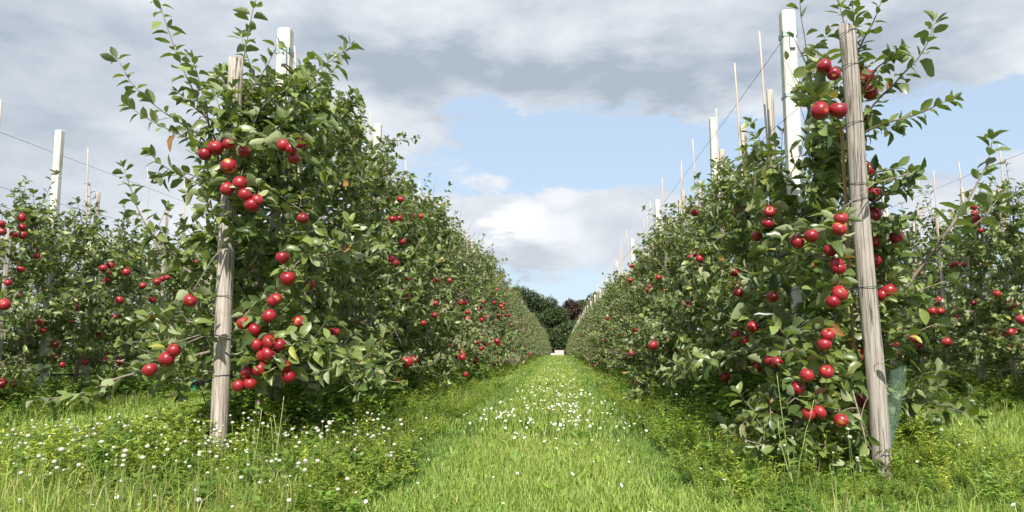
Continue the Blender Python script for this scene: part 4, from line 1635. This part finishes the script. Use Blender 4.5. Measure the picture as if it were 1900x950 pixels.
verge('leafy', 300, 8, 20.0, (.3, .5), MG, (ROW_L3, ROW_R3), .5)
# headland in front of the rows, and the strips between rows
x, y = scatter(2600, 2.1, 4.6, .8)
ok = (x < -.75) | (x > .75)
x, y = x[ok], y[ok]
left = x < 0
hh = GR.uniform(.035, .17, len(x)) * GR.uniform(.6, 1.1, len(x))
s = left & (GR.random(len(x)) < .55)
put_weeds(wb, 'bedstraw', x[s], y[s], hh[s] * 1.3, wcol(s.sum(), (.17, .23, .04), (.30, .33, .07)), 1.0)
s2 = ~s & (GR.random(len(x)) < .45)
put_weeds(wb, 'fern', x[s2], y[s2], hh[s2], wcol(s2.sum(), (.10, .20, .03), (.18, .30, .05)), 1.1)
s3 = ~s & ~s2
s3 = s3 & ((x > 0) | (GR.random(len(x)) < .35))
put_weeds(wb, 'leafy', x[s3], y[s3], hh[s3], wcol(s3.sum(), (.10, .20, .03), (.19, .32, .05)), 1.2)
x, y = scatter(260, 2.2, 7.0, 1.0)
put_weeds(wb, 'rosette', x, y, GR.uniform(.05, .11, len(x)), wcol(len(x), (.11, .21, .03), (.20, .32, .05)), 1.0)
# band of taller growth round both end posts
for cx, cy, n, sx, sy, hm in ((-1.55, 3.45, 300, .62, .28, .9), (1.75, 3.25, 230, .5, .20, .50), (2.3, 3.4, 170, .5, .3, .6), (-2.7, 3.9, 260, .8, .35, .9)):
    x = GR.normal(cx, sx, n)
    y = GR.normal(cy, sy, n)
    ok = (np.abs(x) > .7) & (y > 2.3)
    x, y = x[ok], y[ok]
    for kd, co, f in (('bedstraw', YG, 1.0), ('leafy', MG, .9), ('fern', MG, .9)):
        s = GR.random(len(x)) < .45
        put_weeds(wb, kd, x[s], y[s], GR.uniform(.10, .26, s.sum()) * hm * f, wcol(s.sum(), *co))
tag(link('wild_herbs', wb.mesh('wild_herbs', [M['weed']])), 'yellow-green tangle of bedstraw, chervil and leafy weeds under the tree rows', 'weeds', kind='stuff')


# flowers ------------------------------------------------------------
def ball(n1=5, n2=7):
    V, q = [], []
    for i in range(n1 + 1):
        t = math.pi * i / n1
        for j in range(n2):
            a = 2 * math.pi * j / n2
            k = 1 + .12 * ((i + j) % 2)
            V.append((math.sin(t) * math.cos(a) * k, math.sin(t) * math.sin(a) * k, math.cos(t) * .85))
    for i in range(n1):
        for j in range(n2):
            q.append((i * n2 + j, (i + 1) * n2 + j, (i + 1) * n2 + (j + 1) % n2, i * n2 + (j + 1) % n2))
    return np.array(V), [np.array(q)]


def put_flowers(buf, x, y, z, r, tmpl, mat, tilt=0.0):
    V, F = tmpl
    n = len(x)
    a = GR.random(n) * 6.28
    ca, sa = np.cos(a)[:, None], np.sin(a)[:, None]
    vx = (V[None, :, 0] * ca - V[None, :, 1] * sa) * r[:, None]
    vy = (V[None, :, 0] * sa + V[None, :, 1] * ca) * r[:, None]
    tx, ty = GR.normal(0, tilt, (n, 1)), GR.normal(-tilt, tilt, (n, 1))
    vz = V[None, :, 2] * r[:, None] + vx * tx + vy * ty * -1
    P = np.stack([vx + x[:, None], vy + y[:, None], vz + z[:, None]], -1).reshape(-1, 3)
    off = (np.arange(n) * len(V))[:, None, None]
    buf.add(P, [(f[None] + off).reshape(-1, f.shape[1]) for f in F], mat)


def stems(buf, x, y, z, w, col, mat=0):
    n = len(x)
    z0 = gz(y)
    lx, ly = GR.normal(0, .02, n), GR.normal(0, .02, n)
    P = np.zeros((n, 4, 3))
    P[:, 0] = np.stack([x + lx - w, y + ly, z0], -1)
    P[:, 1] = np.stack([x + lx + w, y + ly, z0], -1)
    P[:, 2] = np.stack([x + w * .7, y, z], -1)
    P[:, 3] = np.stack([x - w * .7, y, z], -1)
    buf.add(P.reshape(-1, 3), [np.arange(n)[:, None] * 4 + np.array([[0, 1, 2, 3]])], mat, np.tile(col, (n * 4, 1)))


# daisies: a ring of petals round a yellow disc
PV, PF = [], []
for k in range(12):
    a = 2 * math.pi * k / 12
    c, s_ = math.cos(a), math.sin(a)
    i = len(PV)
    PV += [(c * .25 + s_ * .08, s_ * .25 - c * .08, 0), (c * .95 + s_ * .17, s_ * .95 - c * .17, .12), (c + 0, s_ + 0, .1), (c * .95 - s_ * .17, s_ * .95 + c * .17, .12), (c * .25 - s_ * .08, s_ * .25 + c * .08, 0)]
    PF.append([i, i + 1, i + 2, i + 3, i + 4])
DAISY = (np.array(PV, float), [np.array(PF)])
fb = Buf()
n = 460
y = np.where(GR.random(n) < .55, GR.normal(6.8, 1.5, n), GR.uniform(3.6, 30, n))
x = np.where(y < 9, GR.normal(-.05, .33, n), GR.normal(0, .30, n))
ccx, ccy = GR.normal(-.05, .30, 26), GR.normal(6.6, 1.5, 26)
ck = GR.integers(0, 26, n)
clm = (y < 9) & (GR.random(n) < .6)
x = np.where(clm, ccx[ck] + GR.normal(0, .07, n), x)
y = np.where(clm, ccy[ck] + GR.normal(0, .11, n), y)
k = (y > 3.2)
x, y = x[k], y[k]
xx, yy = scatter(70, 2.4, 6.0)
x, y = np.concatenate([x, xx]), np.concatenate([y, yy])
z = gz(y) + GR.uniform(.05, .10, len(x))
r = GR.uniform(.0055, .0105, len(x)) * np.where(y > 9, 1.3, np.where(y < 4.2, .72, 1))
stems(fb, x, y, z, .0012, (.12, .2, .04), 2)
put_flowers(fb, x, y, z, r, DAISY, 0, .35)
put_flowers(fb, x, y, z + .001, r * .3, ball(4, 6), 1)
tag(link('daisies', fb.mesh('daisies', [M['petal'], M['pollen'], M['grass']])), 'small white daisies sprinkled down the middle of the mown lane', 'daisies', kind='stuff')

cb = Buf()
n = 640
y = np.clip(GR.normal(3.55, .55, n), 2.5, 5.5)
x = GR.normal(-1.75, .75, n)
k = x < -.75
x, y = x[k], y[k]
h = GR.uniform(.08, .27, len(x)) * np.clip(1.2 - np.abs(x + 1.5) * .35, .5, 1)
n2 = 130
y2 = GR.uniform(2.8, 8, n2)
x2 = np.where(GR.random(n2) < .5, GR.normal(1.9, .7, n2), GR.normal(1.1, .3, n2))
k = x2 > .8
x, y, h = np.concatenate([x, x2[k]]), np.concatenate([y, y2[k]]), np.concatenate([h, GR.uniform(.08, .3, k.sum())])
z = gz(y) + h
stems(cb, x, y, z, .0013, (.16, .22, .06), 1)
put_flowers(cb, x, y, z, GR.uniform(.0045, .0095, len(x)), ball(), 0)
tag(link('clover_flowers', cb.mesh('clover_flowers', [M['clover'], M['grass']])), 'round white clover heads on thin stems in the rough grass', 'clover flowers', kind='stuff')


# a few tall single plants the photo shows clearly
def tall_weed(px, py_top, py_base, Y, label, seed, kind='stalk'):
    rg = np.random.default_rng(seed)
    base = at(px, py_base, Y)
    base[2] = 0
    top = at(px, py_top, Y)
    root = link('tall_weed', None, None, tuple(base))
    tag(root, label, 'weed', 'single tall weeds')
    H = top[2]
    b, lb = Buf(), Buf()
    P, D, N, L = [], [], [], []
    for s in range(3):
        a = rg.random() * 6.28
        f = 1 if s == 0 else rg.uniform(.6, .85)
        pts = grow(rg, (0, 0, 0), (math.cos(a) * .06 * (s > 0), math.sin(a) * .06 * (s > 0), 1), H * f, 7, .03, .04 + .05 * (s > 0))
        tube_into(b, pts, np.linspace(.0035, .0015, 8), 5)
        tot = H * f
        for q in np.arange(.05, tot, .035):
            p, d, _ = sample_poly(pts, np.array([q]))
            az = rg.random() * 6.28
            P.append(p[0])
            D.append((math.cos(az), math.sin(az), rg.uniform(-.1, .8)))
            N.append((0, 0, 1))
            L.append(rg.uniform(.03, .07) * (1.25 - q / tot))
    n = len(P)
    L = np.array(L)
    leaves_into(lb, np.array(P), norm(np.array(D)), np.array(N, float) + rg.normal(0, .2, (n, 3)), L, L * .35, rg.uniform(.1, .4, n), rg.uniform(0, .4, n), wcol(n, (.12, .2, .04), (.22, .3, .07)), T_MID)
    link('stem', b.mesh('stem', [M['stalk']], tint=False), root)
    link('leaves', lb.mesh('leaves', [M['weed']]), root)


tall_weed(508, 735, 870, 3.35, 'thin upright weed stalk standing right of the left end post', 1)
tall_weed(470, 760, 880, 3.3, 'short leafy weed close to the right of the left end post', 2)
tall_weed(1473, 690, 850, 3.05, 'tall pale-stemmed weed in front of the right end tree', 3)
tall_weed(345, 770, 860, 3.5, 'short weed stalk left of the left end post among clover', 4)
